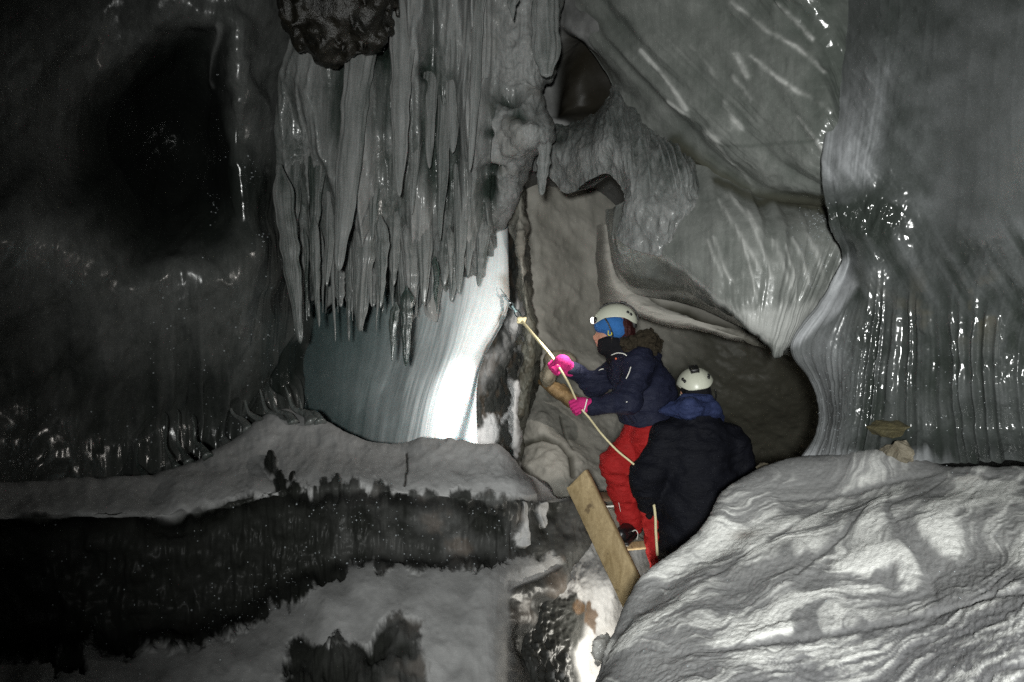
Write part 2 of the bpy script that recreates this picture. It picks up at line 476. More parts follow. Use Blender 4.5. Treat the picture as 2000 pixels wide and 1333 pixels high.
o = patch('cave_wall', [
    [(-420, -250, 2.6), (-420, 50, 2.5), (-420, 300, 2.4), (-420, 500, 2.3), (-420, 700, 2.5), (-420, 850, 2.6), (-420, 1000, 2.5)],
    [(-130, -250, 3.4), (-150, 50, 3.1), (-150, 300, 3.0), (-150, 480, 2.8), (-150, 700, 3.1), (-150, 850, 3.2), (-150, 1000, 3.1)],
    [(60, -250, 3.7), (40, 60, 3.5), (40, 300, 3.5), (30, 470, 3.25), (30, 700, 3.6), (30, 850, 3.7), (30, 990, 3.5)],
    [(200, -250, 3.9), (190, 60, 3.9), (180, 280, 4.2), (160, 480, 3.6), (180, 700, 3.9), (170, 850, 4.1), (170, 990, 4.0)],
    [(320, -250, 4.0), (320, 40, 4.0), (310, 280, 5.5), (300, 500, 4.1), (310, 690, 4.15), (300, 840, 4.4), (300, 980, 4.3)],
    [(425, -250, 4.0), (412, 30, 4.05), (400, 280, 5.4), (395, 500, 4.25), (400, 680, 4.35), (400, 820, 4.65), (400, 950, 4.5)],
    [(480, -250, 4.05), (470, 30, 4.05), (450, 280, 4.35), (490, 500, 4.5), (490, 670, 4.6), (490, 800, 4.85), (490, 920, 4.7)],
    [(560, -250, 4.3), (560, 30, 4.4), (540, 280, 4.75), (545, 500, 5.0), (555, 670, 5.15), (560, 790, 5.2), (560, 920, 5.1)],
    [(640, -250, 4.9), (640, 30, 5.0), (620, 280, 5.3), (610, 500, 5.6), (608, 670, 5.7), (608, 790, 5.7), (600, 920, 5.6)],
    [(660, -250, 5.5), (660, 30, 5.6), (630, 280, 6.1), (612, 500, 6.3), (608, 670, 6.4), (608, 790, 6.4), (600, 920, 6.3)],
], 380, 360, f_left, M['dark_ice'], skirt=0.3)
tag(o, kind='structure')


# ---- frozen flowstone under the curtain, lit by the headlamp
def f_flow(u, v, X, px, py):
    wv = v + 0.012 * fbm(u * 2.5, v * 4, None, 40)
    g = ridge(fbm(wv * 24, u * 2.2, None, 41, 2)); g2 = fbm(wv * 75, u * 3.5, None, 42, 3); g3 = fbm(wv * 190, u * 6, None, 43, 2)
    amt = sstep(0.0, 0.35, v) * sstep(.66, .58, v) + 0.2
    h = (0.010 * fbm(wv * 24, u * 2.2, None, 41, 2) * (1 - .92 * sstep(.3, .5, v)) + 0.0022 * g2 + 0.0006 * g3) * amt
    fr = 0.03 + 0.92 * sstep(0.14, 0.58, v) + 0.24 * g2 * sstep(.1, .4, v) * (1 - .6 * sstep(.45, .6, v))  # ramp whitens towards the crest, painting in part of the headlamp's falloff
    fr = fr + 0.1 * blob(px, py, 720, 760, 110, 90)
    dl = line_d(px, py, [(1000, 588), (975, 622), (955, 668), (948, 690)]); d2 = line_d(px, py, [(884, 770), (868, 800), (858, 838), (846, 870)])
    n = fbm(px / 26, py / 48, None, 47, 4)
    di = 0.75 * np.exp(-(dl / 5) ** 2) * sstep(-.15, .4, g2 + n) + 0.55 * np.exp(-(d2 / 7) ** 2) * sstep(-.25, .4, g2 + .5 * n)
    di = di + 0.5 * np.exp(-(line_d(px, py, [(985, 545), (1000, 590)]) / 12) ** 2)
    di = di + 0.5 * (line_d(px, py, [(905, 785), (908, 792)]) < 3)
    return h, dict(frost=fr, dirt=np.clip(di, 0, .8))


def shift(cs, k): return [[(x, y, d + k) for x, y, d in c] for c in cs]


o = patch('ice_flow', shift([
    [(560, 330, 5.5), (580, 560, 5.3), (580, 680, 5.2), (580, 790, 5.1), (590, 930, 4.95)],
    [(670, 330, 5.35), (670, 560, 5.1), (660, 680, 4.95), (655, 790, 4.85), (650, 930, 4.75)],
    [(760, 330, 5.2), (765, 560, 4.92), (755, 680, 4.8), (730, 790, 4.66), (710, 930, 4.52)],
    [(850, 330, 5.05), (850, 560, 4.78), (830, 680, 4.62), (800, 790, 4.43), (775, 930, 4.28)],
    [(920, 330, 4.9), (915, 540, 4.66), (890, 660, 4.51), (850, 780, 4.35), (825, 930, 4.18)],
    [(965, 330, 4.84), (962, 530, 4.65), (935, 640, 4.56), (888, 770, 4.41), (880, 930, 4.24)],
    [(985, 330, 4.88), (988, 530, 4.70), (980, 610, 4.65), (924, 730, 4.53), (928, 930, 4.37)],
    [(990, 330, 5.00), (994, 530, 4.84), (990, 612, 4.78), (934, 738, 4.68), (937, 930, 4.52)],
    [(985, 330, 5.3), (988, 530, 5.2), (984, 612, 5.1), (930, 738, 5.0), (932, 930, 4.8)],
], .5), 340, 460, f_flow, M['flow'], skirt=0.2)
tag(o, 'smooth white flowstone of ice lit by the headlamp, below the hanging icicles', 'ice formation')


# ---- recess of black ice with frosty patches, just past the crest of the flowstone
def f_recess(u, v, X, px, py):
    n = fbm(px / 26, py / 48, None, 47, 4); n2 = fbm(px / 9, py / 22, None, 48, 3)
    edge = np.exp(-(line_d(px, py, [(1012, 590), (1004, 640), (985, 672), (955, 705), (942, 760)]) / 14) ** 2)
    pt = sstep(0.0, 0.30, .8 * n + .2 * n2 + 0.95 * blob(px, py, 1004, 800, 16, 60) + 0.75 * blob(px, py, 955, 840, 18, 50) - 0.7 * blob(px, py, 975, 730, 30, 60) - .12)
    return .05 * n + .012 * n2, dict(frost=np.clip(.03 + .8 * pt * sstep(640, 760, py) + .6 * edge * (.7 + n), .02, 1), dirt=.2 * sstep(.1, .4, n2) * (1 - pt))


o = patch('ice_recess', shift([
    [(975, 440, 5.3), (978, 600, 5.2), (968, 640, 5.15), (915, 720, 5.1), (910, 800, 5.0), (915, 940, 4.9)],
    [(1000, 440, 5.2), (1004, 600, 5.0), (988, 670, 5.05), (950, 735, 5.1), (948, 800, 5.05), (955, 940, 4.95)],
    [(1010, 440, 5.1), (1015, 600, 4.98), (1010, 670, 5.02), (985, 740, 5.1), (980, 800, 5.0), (985, 940, 4.9)],
    [(1020, 440, 5.05), (1028, 600, 4.95), (1030, 670, 4.95), (1012, 740, 4.9), (1006, 800, 4.85), (1006, 940, 4.8)],
    [(1030, 440, 5.4), (1040, 600, 5.3), (1044, 670, 5.3), (1020, 740, 5.3), (1014, 800, 5.2), (1014, 940, 5.1)],
], .2), 240, 110, f_recess, M['snow'], skirt=0)
tag(o, 'black glossy ice with frosty white patches just right of the bright flowstone', 'ice formation')


# ---- dark rock rib between the flowstone and the far passage
def f_rib(u, v, X, px, py):
    n = fbm(px / 22, py / 40, X[..., 1] * 4, 55, 5)
    n2 = fbm(px / 7, py / 12, None, 57, 3)
    h = 0.06 * n + 0.012 * n2
    fr = 0.10 + 0.5 * sstep(.15, .5, n) + .15 * n2
    fr = fr + 0.4 * np.exp(-(line_d(px, py, [(1022, 400), (1012, 500), (1025, 540)]) / 10) ** 2)
    return h, dict(frost=fr * sstep(720, 520, py) + .03, dirt=0.6 * sstep(0.0, .4, n2 + n))


o = patch('rock_rib', shift([
    [(985, 330, 5.1), (1000, 440, 5.05), (1008, 540, 5.0), (1015, 640, 5.0), (1000, 740, 5.1), (995, 840, 5.0), (995, 960, 4.9)],
    [(1005, 330, 4.95), (1012, 440, 4.85), (1018, 540, 4.85), (1028, 640, 4.85), (1022, 740, 4.95), (1005, 840, 4.9), (1005, 960, 4.8)],
    [(1020, 320, 4.95), (1022, 440, 4.9), (1030, 540, 4.9), (1042, 640, 4.9), (1040, 740, 5.0), (1015, 840, 4.95), (1012, 960, 4.85)],
    [(1024, 320, 5.2), (1026, 440, 5.2), (1033, 540, 5.2), (1050, 640, 5.2), (1050, 740, 5.3), (1022, 840, 5.2), (1018, 960, 5.1)],
    [(1020, 320, 5.7), (1022, 440, 5.7), (1028, 540, 5.7), (1040, 640, 5.8), (1045, 740, 5.8), (1018, 840, 5.7), (1015, 960, 5.6)],
], .22), 260, 70, f_rib, M['beige'], skirt=0)
tag(o, 'narrow dark rib of rock and ice along the right edge of the lit flowstone', 'rock')


# ---- hanging curtain of frosted ice (rows run left to right)
def f_curt(u, v, X, px, py):
    t = py / 600.0
    wob = 0.05 * fbm(px / 90, py / 260, None, 60)
    a = fbm(px / 62 + wob * 5, py / 520, None, 61, 2); b = fbm(px / 24 + wob * 5, py / 300, None, 62, 3); c = fbm(px / 7, py / 120, None, 63, 3)
    lump = fbm(px / 40, py / 45, None, 64, 4)
    R = sstep(935, 990, px)
    h = (0.15 * ridge(a) + 0.06 * ridge(b) + 0.010 * c) * (1 - .8 * R) + 0.045 * lump * (.3 + R)
    holes = 0
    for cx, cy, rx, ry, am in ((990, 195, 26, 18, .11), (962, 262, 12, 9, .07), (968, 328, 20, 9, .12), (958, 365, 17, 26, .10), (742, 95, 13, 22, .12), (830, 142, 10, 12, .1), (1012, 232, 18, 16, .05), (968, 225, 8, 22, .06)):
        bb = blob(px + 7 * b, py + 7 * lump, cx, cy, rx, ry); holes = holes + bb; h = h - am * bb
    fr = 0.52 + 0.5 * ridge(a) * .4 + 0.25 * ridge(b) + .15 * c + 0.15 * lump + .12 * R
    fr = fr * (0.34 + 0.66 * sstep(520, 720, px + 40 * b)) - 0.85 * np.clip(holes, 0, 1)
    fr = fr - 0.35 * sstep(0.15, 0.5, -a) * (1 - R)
    nose = blob(px, py, 1048, 285, 40, 22)
    fr = fr + .25 * nose
    dz = -.20 * sstep(.72, 1.0, u) * np.clip(.35 + 1.1 * fbm(px / 16, 0 * py, None, 66, 2) + .5 * ridge(a), 0, 1.2) * sstep(940, 860, px)
    return h, dict(frost=np.clip(fr, 0.03, 1), dirt=0.12 * sstep(.2, .5, lump) * R, dz=dz)


rows = [(-260, 470, 1120, 4.3), (-80, 480, 1105, 4.4), (60, 500, 1092, 4.5), (140, 520, 1080, 4.55), (180, 525, 1052, 4.58), (240, 530, 1074, 4.6), (272, 530, 1078, 4.62),
        (310, 530, 1045, 4.68), (350, 530, 1022, 4.72), (420, 530, 994, 4.82), (470, 535, 968, 4.95), (510, 545, 930, 5.05), (545, 560, 880, 5.12)]
cv = []
for y, x0, x1, d in rows:
    r = []
    for k, s in enumerate((0, .1, .25, .45, .65, .8, .9, .965, 1.0, 1.0)):
        dd = d + (0.35, 0.15, 0.0, -.02, 0, 0, -.02, 0.03, 0.2, .6)[k]
        if 170 < y < 320: dd -= 0.28 * math.exp(-((y - 255) / 55) ** 2) * (0, 0, 0, 0, 0.05, .3, .8, 1, .8, .2)[k]
        r.append((x0 + (x1 - x0) * s - (6 if k == 9 else 0), y, dd))
    cv.append(r)
cvT = [[cv[j][i] for j in range(len(cv))] for i in range(10)]
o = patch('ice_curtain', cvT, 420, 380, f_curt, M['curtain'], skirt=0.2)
tag(o, 'wide frosted curtain of ribbed ice hanging from the cave roof left of the passage', 'ice formation')


# ---- free icicles in front of the curtain
def icicle(top, tip, w, d, seed, frost=0.6, bend=0.0, flat=0.38, power=0.75, blunt=0.05, mat='curtain', lump=1.0):
    n, sg = 90, 56
    s = np.linspace(0, 1, n)[:, None]; a = np.linspace(0, 2 * math.pi, sg, endpoint=False)[None]
    A = W(top[0], top[1], d); B = W(tip[0], tip[1], d - 0.03)
    r0 = w / 2 / F * d
    prof = (1 - s) ** power * (1 - blunt) + blunt * np.sqrt(np.clip(1 - s ** 6, 0, 1))
    prof = prof * (0.15 + 0.85 * sstep(0, .16, s)) if top[1] > 20 and w < 50 else prof
    prof = prof * (0.94 + 0.16 * lump * fbm(s * 6 + seed, s * 0, None, seed, 2) + 0.1 * lump * vnoise(s * 15, s * 0 + seed, None, seed + 2))
    flu = 1 + 0.20 * fbm(np.cos(a) * 2.3 + 3 * seed, np.sin(a) * 2.3, s * 3, seed + 5, 3) + .07 * np.cos(a * 9 + 2 * s) + .10 * fbm(a * 6, s * 2.5, None, seed + 6, 3) + .05 * fbm(a * 14, s * 6, None, seed + 7, 2)
    rr = r0 * prof * flu + 0.0012
    cx = A[0] + (B[0] - A[0]) * s + bend * np.sin(math.pi * s) + 0.012 * fbm(s * 3.1, s * 0 + seed, None, seed + 9, 2)
    cy = A[1] + (B[1] - A[1]) * s; cz = A[2] + (B[2] - A[2]) * s
    V = np.stack([cx + rr * np.cos(a), cy + rr * flat * np.sin(a), cz + 0 * a], -1)
    idx = np.arange(n * sg).reshape(n, sg); nx = np.roll(idx, -1, 1)
    Q = np.stack([idx[:-1], nx[:-1], nx[1:], idx[1:]], -1).reshape(-1, 4)
    T3 = np.concatenate([np.stack([nx[0], idx[0], np.full(sg, n * sg)], -1), np.stack([idx[-1], nx[-1], np.full(sg, n * sg + 1)], -1)])
    P = np.concatenate([V.reshape(-1, 3), V[0].mean(0)[None], V[-1].mean(0)[None]])
    fr = np.clip(frost + .3 * fbm(a * 2, s * 4, None, seed + 3) + .25 * fbm(a * 7, s * 3, None, seed + 4, 3) + 0 * s, 0.02, 1).ravel()
    fr = np.concatenate([fr, [frost, frost]])
    return mesh_np('icicle', P, Q, M[mat], dict(frost=fr, dirt=fr * 0), T=T3)


named = [
    ((706, 80), (664, 530), 58, 4.42, .62, 'broad frosted icicle hanging left of the pale tapering one', dict(power=.45, blunt=.3, bend=-.01)),
    ((782, -60), (782, 385), 60, 4.38, .75, 'pale frosted icicle that tapers to a thin blade at mid height of the curtain', dict(power=.6, blunt=.12)),
    ((942, -120), (918, 335), 32, 4.36, .66, 'long thin icicle hugging the right side of the curtain', dict(power=.5, blunt=.2)),
    ((1066, -120), (1068, 152), 52, 4.4, .6, 'flat square ended slab of frosted ice beside the dark recess', dict(power=.12, blunt=.7)),
    ((1062, 262), (1059, 382), 30, 4.45, .62, 'short thick icicle dripping from the knobbly frosted nose', dict(power=.5, blunt=.25)),
    ((998, -30), (1003, 38), 30, 4.2, .55, 'small pointed fin of ice at the very top of the cave roof', dict(power=.8)),
    ((548, 320), (588, 672), 44, 4.55, .42, 'leftmost frosted icicle of the curtain ending above the black hollow', dict(power=.55, blunt=.12)),
    ((610, 420), (622, 640), 26, 4.6, .4, 'slim grey icicle next to the black hollow', dict(power=.7)),
    ((793, 560), (793, 716), 27, 4.42, .12, 'clear wet icicle with bright glints in front of the blue flowstone', dict(power=.55, blunt=.1)),
    ((770, 590), (765, 706), 20, 4.45, .2, 'small clear icicle just left of the glinting wet one', dict(power=.7)),
    ((745, 420), (744, 602), 30, 4.5, .45, 'grey icicle with a wet shining edge above the clear ones', dict(power=.6)),
    ((850, 500), (851, 612), 14, 4.6, .06, 'thin dark green sliver of clear ice under the curtain', dict(power=.8)),
]
for i, (tp, ti, w, d, fz, lab, kw) in enumerate(named):
    o = icicle(tp, ti, w, d, 100 + i * 7, fz, **kw); tag(o, lab, 'icicle', 'icicles hanging from the curtain')
rest = [((628, 60), (612, 470), 40, 4.5), ((655, 260), (640, 560), 30, 4.6), ((716, 330), (704, 648), 40, 4.62), ((735, 200), (728, 470), 30, 4.5), ((812, 60), (806, 420), 26, 4.45), ((845, -40), (838, 330), 34, 4.42), ((868, 40), (862, 470), 30, 4.45),
        ((896, -80), (884, 300), 40, 4.4), ((905, 220), (896, 575), 30, 4.55), ((828, 330), (826, 596), 36, 4.62), ((872, 400), (868, 560), 30, 4.66), ((580, 180), (566, 520), 34, 4.6), ((690, 470), (684, 610), 20, 4.66), ((770, 380), (768, 560), 28, 4.6),
        ((800, 430), (806, 600), 30, 4.62), ((925, 330), (915, 540), 24, 4.62), ((948, 420), (935, 560), 22, 4.64), ((660, 520), (668, 600), 22, 4.7), ((725, 520), (728, 600), 26, 4.68), ((560, 470), (604, 620), 34, 4.75), ((975, -60), (968, 120), 30, 4.38), ((890, 480), (880, 590), 20, 4.7)]
for i, (tp, ti, w, d) in enumerate(rest):
    o = icicle(tp, ti, w * 1.25, d + .17, 300 + i * 11, 0.42 + 0.2 * ((i * 37) % 10) / 10 - (.15 if tp[0] < 640 else 0), power=.5 + .25 * ((i * 53) % 7) / 7, blunt=.08 + .1 * (i % 3))
    tag(o, 'grey frosted icicle merging into the ribbed ice curtain', 'icicle', 'grey icicles of the curtain')


rt = random.Random(11)
for i in range(22):
    x = 575 + i * 14.5 + rt.uniform(-6, 6); y1 = rt.choice([585, 600, 612, 628, 650, 668]) - (30 if x > 800 else 0); d = 4.78 + .1 * rt.random()
    o = icicle((x - rt.uniform(-4, 6), 440), (x + rt.uniform(-3, 6), y1), rt.uniform(9, 20), d, 700 + i * 5, .35 + .3 * rt.random() - (.15 if x < 640 else 0), power=.55 + .3 * rt.random(), blunt=.05, flat=.6)
    tag(o, 'thin frosted icicle in the ragged lower fringe of the ice curtain', 'icicle', 'thin icicles along the lower fringe of the curtain')


# ---- black rock hanging from the roof
def lump_rock(name, c, r, mat, seed, h=0.02, amp=0.12, sc=5, rot=None, cut=None):
    o = implicit(name, [ell(c, r, rot)], h, mat, disp=lambda X: amp * fbm(X[..., 0] * sc, X[..., 1] * sc, X[..., 2] * sc, seed, 4), cut=cut, pad=amp)
    return o


o = implicit('rock', [ell(W(640, -20, 4.25), (.30, .3, .40)), ell(W(690, -60, 4.2), (.28, .3, .42)), ell(W(590, -70, 4.2), (.22, .3, .25)), ell(W(625, 60, 4.25), (.13, .15, .15)), ell(W(725, 20, 4.3), (.10, .15, .16))], 0.018, M['rock_black'], k=.12,
             disp=lambda X: .16 * fbm(X[..., 0] * 6, X[..., 1] * 6, X[..., 2] * 5, 71, 5, .6), pad=.16)
tag(o, 'jagged black rock frozen into the roof left of the icicles', 'rock')


# ---- dark recess right of the curtain and the roof above it
def f_rec(u, v, X, px, py):
    n = fbm(px / 50, py / 50, None, 75, 4)
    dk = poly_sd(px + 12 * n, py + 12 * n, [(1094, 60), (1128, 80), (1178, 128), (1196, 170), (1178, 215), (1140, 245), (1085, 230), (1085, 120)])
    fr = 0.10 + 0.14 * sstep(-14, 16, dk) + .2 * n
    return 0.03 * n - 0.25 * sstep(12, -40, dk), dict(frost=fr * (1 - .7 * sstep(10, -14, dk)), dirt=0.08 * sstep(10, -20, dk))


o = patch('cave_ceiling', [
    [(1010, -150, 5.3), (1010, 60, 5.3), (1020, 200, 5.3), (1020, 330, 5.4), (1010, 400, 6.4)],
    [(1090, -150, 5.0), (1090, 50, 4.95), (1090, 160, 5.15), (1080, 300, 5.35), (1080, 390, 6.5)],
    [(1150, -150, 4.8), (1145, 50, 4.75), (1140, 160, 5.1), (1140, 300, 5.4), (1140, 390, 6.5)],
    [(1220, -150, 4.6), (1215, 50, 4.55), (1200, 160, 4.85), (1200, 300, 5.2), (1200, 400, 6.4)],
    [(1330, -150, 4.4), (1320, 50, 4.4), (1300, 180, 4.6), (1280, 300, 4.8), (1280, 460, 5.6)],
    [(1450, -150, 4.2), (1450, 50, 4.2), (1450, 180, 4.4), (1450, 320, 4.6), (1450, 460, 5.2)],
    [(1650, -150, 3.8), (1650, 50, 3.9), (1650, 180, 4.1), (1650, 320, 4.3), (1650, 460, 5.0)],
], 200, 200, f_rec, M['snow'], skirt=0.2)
tag(o, kind='structure')


# ---- grooved sheet of ice sweeping down from the roof
def f_sheet(u, v, X, px, py):
    wv = v + 0.02 * fbm(u * 2, v * 2, None, 80)
    g = fbm(wv * 13, u * 1.6, None, 81, 2); g2 = fbm(wv * 40, u * 3, None, 82, 3); n = fbm(px / 50, py / 50, None, 83, 4)
    ms = sstep(-.1, .5, fbm(px / 120, py / 120, None, 86, 3))
    h = 0.030 * g + 0.006 * ridge(g2) * ms + 0.016 * n
    fr = 0.20 + 0.10 * g + 0.10 * g2 * ms + 0.16 * n + 0.12 * sstep(.5, .0, v)
    st = 0
    for L, w0 in (([(1430, 5), (1500, 60), (1560, 95), (1610, 140)], 5), ([(1480, -15), (1540, 30), (1585, 75)], 5), ([(1470, 112), (1520, 152), (1565, 182), (1622, 220)], 5), ([(1440, 108), (1462, 150)], 6), ([(1415, 200), (1445, 250)], 7), ([(1372, 255), (1400, 275)], 7),
                  ([(1305, 200), (1345, 230)], 4), ([(1430, 150), (1468, 195)], 5), ([(1400, 285), (1440, 335), (1470, 368)], 4), ([(1350, 90), (1400, 150)], 4), ([(1560, 230), (1615, 300)], 4), ([(1250, 100), (1310, 170), (1340, 215)], 4)):
        st = st + np.exp(-(line_d(px + 2 * g2, py + 2 * g2, L) / w0) ** 2) * (.65 + .6 * g2)
    st = np.clip(st * (.55 + 1.3 * fbm(px / 22, py / 22, None, 87, 3) + .5), 0, 1); h = h + .006 * st; fr = fr + 1.25 * st * (.6 + .9 * n)  # streaks are gloss highlights painted paler, on low ridges
    crack = np.exp(-(line_d(px, py, [(1320, 278), (1400, 345), (1470, 385), (1620, 405)]) / 14) ** 2)
    c2 = np.exp(-(line_d(px, py, [(1400, 288), (1500, 283), (1590, 275)]) / 4) ** 2)
    fr = fr - 0.5 * crack - .10 * c2 - 0.14 * blob(px, py, 1560, 120, 90, 110) - .10 * sstep(1560, 1640, px)
    return h - 0.004 * c2, dict(frost=np.clip(fr, .02, 1), dirt=0.5 * crack)


o = patch('ice_sheet', [
    [(1086, -80, 5.15), (1096, 40, 5.05), (1150, 105, 4.95), (1192, 165, 4.85), (1205, 225, 4.8), (1355, 360, 4.4), (1430, 395, 4.3), (1620, 425, 4.1)],
    [(1120, -40, 4.75), (1190, 60, 4.55), (1270, 150, 4.3), (1350, 230, 4.1), (1430, 300, 3.95), (1500, 350, 3.85), (1560, 375, 3.75), (1640, 390, 3.6)],
    [(1180, -100, 4.5), (1270, 0, 4.25), (1360, 90, 4.05), (1440, 170, 3.85), (1510, 240, 3.7), (1560, 300, 3.6), (1610, 340, 3.55), (1655, 360, 3.45)],
    [(1300, -160, 4.1), (1390, -60, 3.9), (1470, 20, 3.75), (1540, 100, 3.6), (1590, 170, 3.5), (1620, 230, 3.45), (1645, 280, 3.5), (1690, 310, 3.5)],
    [(1430, -220, 3.7), (1510, -130, 3.55), (1570, -40, 3.45), (1635, 30, 3.48), (1665, 90, 3.5), (1690, 150, 3.5), (1710, 200, 3.5), (1730, 240, 3.5)],
    [(1560, -280, 3.6), (1650, -190, 3.6), (1710, -80, 3.6), (1750, 0, 3.6), (1770, 80, 3.6), (1780, 140, 3.6), (1790, 190, 3.6), (1800, 230, 3.6)],
], 330, 330, f_sheet, M['lobe'], skirt=0.12)
tag(o, 'grooved grey ice sheet sweeping down from the cave roof towards the column', 'ice formation')


# ---- frosted drape with an arched hole
def f_drape(u, v, X, px, py):
    g = fbm(v * 20 + .4 * fbm(u * 3, v * 3, None, 5), u * 2.2, None, 91, 2); g2 = fbm(v * 60, u * 5, None, 92, 3); n = fbm(px / 18, py / 34, None, 93, 4)
    up = sstep(.75, .3, u)
    h = (0.03 * g + .006 * ridge(g2)) * up + 0.026 * n + 0.008 * g2
    fr = 0.36 + 0.3 * sstep(.35, .75, u) + .12 * ridge(g) + .15 * n + .1 * g2 - 0.3 * sstep(.25, .0, v) * up
    strands = np.clip(ridge(vnoise(v * 48, u * 1.5, None, 95)), 0, 1) * blob(px, py, 1320, 290, 55, 60)
    h = h + .03 * strands; fr = fr - .35 * blob(px, py, 1325, 300, 45, 45) + .7 * strands
    return h, dict(frost=fr, dirt=.1 * sstep(.2, .5, n) * sstep(.4, .2, v))


o = patch('ice_drape', [
    [(1060, 245, 5.3), (1050, 265, 5.2), (1042, 295, 5.1), (1040, 335, 5.1)],
    [(1090, 245, 5.1), (1075, 262, 5.0), (1066, 290, 4.9), (1062, 335, 4.95)],
    [(1130, 238, 5.1), (1120, 262, 4.85), (1110, 310, 4.72), (1108, 378, 4.85)],
    [(1165, 222, 5.0), (1157, 245, 4.7), (1148, 290, 4.5), (1150, 352, 4.55)],
    [(1186, 195, 4.85), (1184, 230, 4.55), (1184, 280, 4.35), (1190, 342, 4.38)],
    [(1200, 160, 4.85), (1208, 240, 4.42), (1218, 320, 4.22), (1222, 398, 4.28)],
    [(1218, 180, 4.82), (1238, 270, 4.32), (1240, 370, 4.1), (1206, 466, 4.22)],
    [(1245, 208, 4.8), (1280, 300, 4.22), (1293, 400, 4.0), (1282, 500, 4.05)],
    [(1285, 242, 4.75), (1325, 320, 4.12), (1342, 400, 4.0), (1322, 482, 4.05)],
    [(1325, 275, 4.62), (1360, 340, 4.14), (1372, 400, 4.06), (1362, 456, 4.1)],
    [(1350, 300, 4.6), (1390, 360, 4.25), (1395, 400, 4.22), (1385, 440, 4.25)],
], 220, 300, f_drape, M['curtain'], skirt=0.12)
tag(o, 'frosted drape of fringed ice with an arched hole, above the person reaching', 'ice formation')


# ---- big rounded lobe of glazed ice
def f_lobe(u, v, X, px, py):
    g = fbm(v * 26 + .5 * fbm(u * 2, v * 3, None, 5), u * 1.2, None, 101, 2); g2 = fbm(v * 80, u * 3, None, 102, 3); n = fbm(px / 40, py / 40, None, 103, 4)
    fz = sstep(-12, 14, -poly_sd(px + 14 * n, py + 10 * g2, [(1405, 590), (1440, 605), (1520, 600), (1600, 585), (1650, 520), (1660, 620), (1530, 700), (1500, 670)]))
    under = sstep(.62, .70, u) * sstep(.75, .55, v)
    ms = sstep(-.2, .5, fbm(px / 70, py / 110, None, 106, 3))
    h = (0.014 * g + .003 * g2 * ms) * (1 - fz) * (1 - under) + 0.010 * n + 0.004 * fz * g2
    st = 0
    for L, w0 in (([(1405, 390), (1440, 450), (1470, 500), (1487, 530)], 5), ([(1440, 398), (1470, 440), (1495, 500), (1507, 540)], 4), ([(1395, 465), (1412, 520), (1428, 548)], 4), ([(1380, 468), (1398, 510), (1408, 535)], 4), ([(1512, 470), (1530, 520), (1546, 560)], 6),
                  ([(1550, 465), (1570, 510), (1580, 555)], 4), ([(1578, 460), (1600, 500), (1606, 530)], 6), ([(1420, 380), (1465, 420), (1480, 450)], 5), ([(1535, 480), (1550, 530), (1556, 590)], 3), ([(1450, 470), (1470, 540), (1478, 580)], 3)):
        st = st + np.exp(-(line_d(px + 4 * g2, py + 4 * g2, L) / w0) ** 2) * (.65 + .6 * g2)
    st = np.clip(st, 0, 1); h = h + .006 * st
    rim = np.exp(-(line_d(px, py, [(1300, 505), (1350, 540), (1400, 583), (1450, 625), (1500, 668)]) / 3.5) ** 2)
    fr = 0.33 + 0.10 * g + 0.08 * g2 * ms + 0.16 * n + 0.55 * fz + .55 * st + .25 * rim * (1 - under) - 0.12 * under  # the st term paints shiny highlights along the lobe as pale frost
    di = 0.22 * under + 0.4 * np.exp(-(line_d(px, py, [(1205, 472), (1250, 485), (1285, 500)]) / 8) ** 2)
    top = np.exp(-(line_d(px, py, [(1400, 352), (1480, 395), (1520, 392), (1612, 410)]) / 8) ** 2)
    return h, dict(frost=np.clip(fr - .4 * top, .03, 1), dirt=di + .5 * top, calm=under)


o = patch('ice_lobe', [
    [(1185, 410, 4.8), (1188, 445, 4.75), (1190, 470, 4.75), (1195, 500, 4.78), (1205, 540, 4.9), (1230, 575, 5.1)],
    [(1210, 400, 4.4), (1205, 440, 4.3), (1200, 470, 4.32), (1212, 520, 4.42), (1232, 555, 4.58), (1258, 578, 4.75)],
    [(1290, 370, 4.35), (1290, 440, 4.12), (1300, 503, 4.02), (1310, 545, 4.2), (1325, 575, 4.4), (1345, 594, 4.65)],
    [(1350, 320, 4.25), (1370, 440, 3.88), (1372, 556, 3.8), (1378, 586, 4.0), (1390, 604, 4.25), (1405, 618, 4.6)],
    [(1420, 350, 4.12), (1440, 450, 3.72), (1440, 612, 3.66), (1442, 625, 3.88), (1448, 635, 4.15), (1455, 645, 4.6)],
    [(1490, 385, 4.0), (1515, 470, 3.62), (1492, 655, 3.64), (1490, 660, 4.0), (1495, 662, 4.5), (1500, 665, 5.2)],
    [(1560, 392, 3.95), (1580, 475, 3.65), (1522, 684, 3.66), (1522, 688, 3.9), (1522, 690, 4.4), (1530, 690, 5.1)],
    [(1612, 405, 3.82), (1632, 470, 3.62), (1560, 655, 3.72), (1550, 672, 3.95), (1550, 690, 4.4), (1560, 695, 5.1)],
    [(1650, 400, 3.75), (1670, 470, 3.60), (1640, 640, 3.85), (1640, 670, 4.2), (1640, 690, 4.6), (1640, 700, 5.1)],
], 330, 330, f_lobe, M['lobe'], skirt=0.0)
tag(o, 'big rounded lobe of glazed grey ice with shiny streaks and a frosty tip', 'ice formation')


# ---- layered ice behind the lobe
def f_layer(u, v, X, px, py):
    n = fbm(px / 60, py / 25, None, 111, 4)
    crack = np.exp(-(line_d(px, py + 5 * n, [(1250, 574), (1300, 592), (1350, 604), (1400, 628), (1440, 645), (1510, 668)]) / (3 + 8 * sstep(1250, 1450, px))) ** 2)
    return 0.02 * n - .05 * crack, dict(frost=np.clip(1.0 + .2 * n - 1.0 * crack - .5 * sstep(.75, .95, u), .03, 1), dirt=.7 * crack)


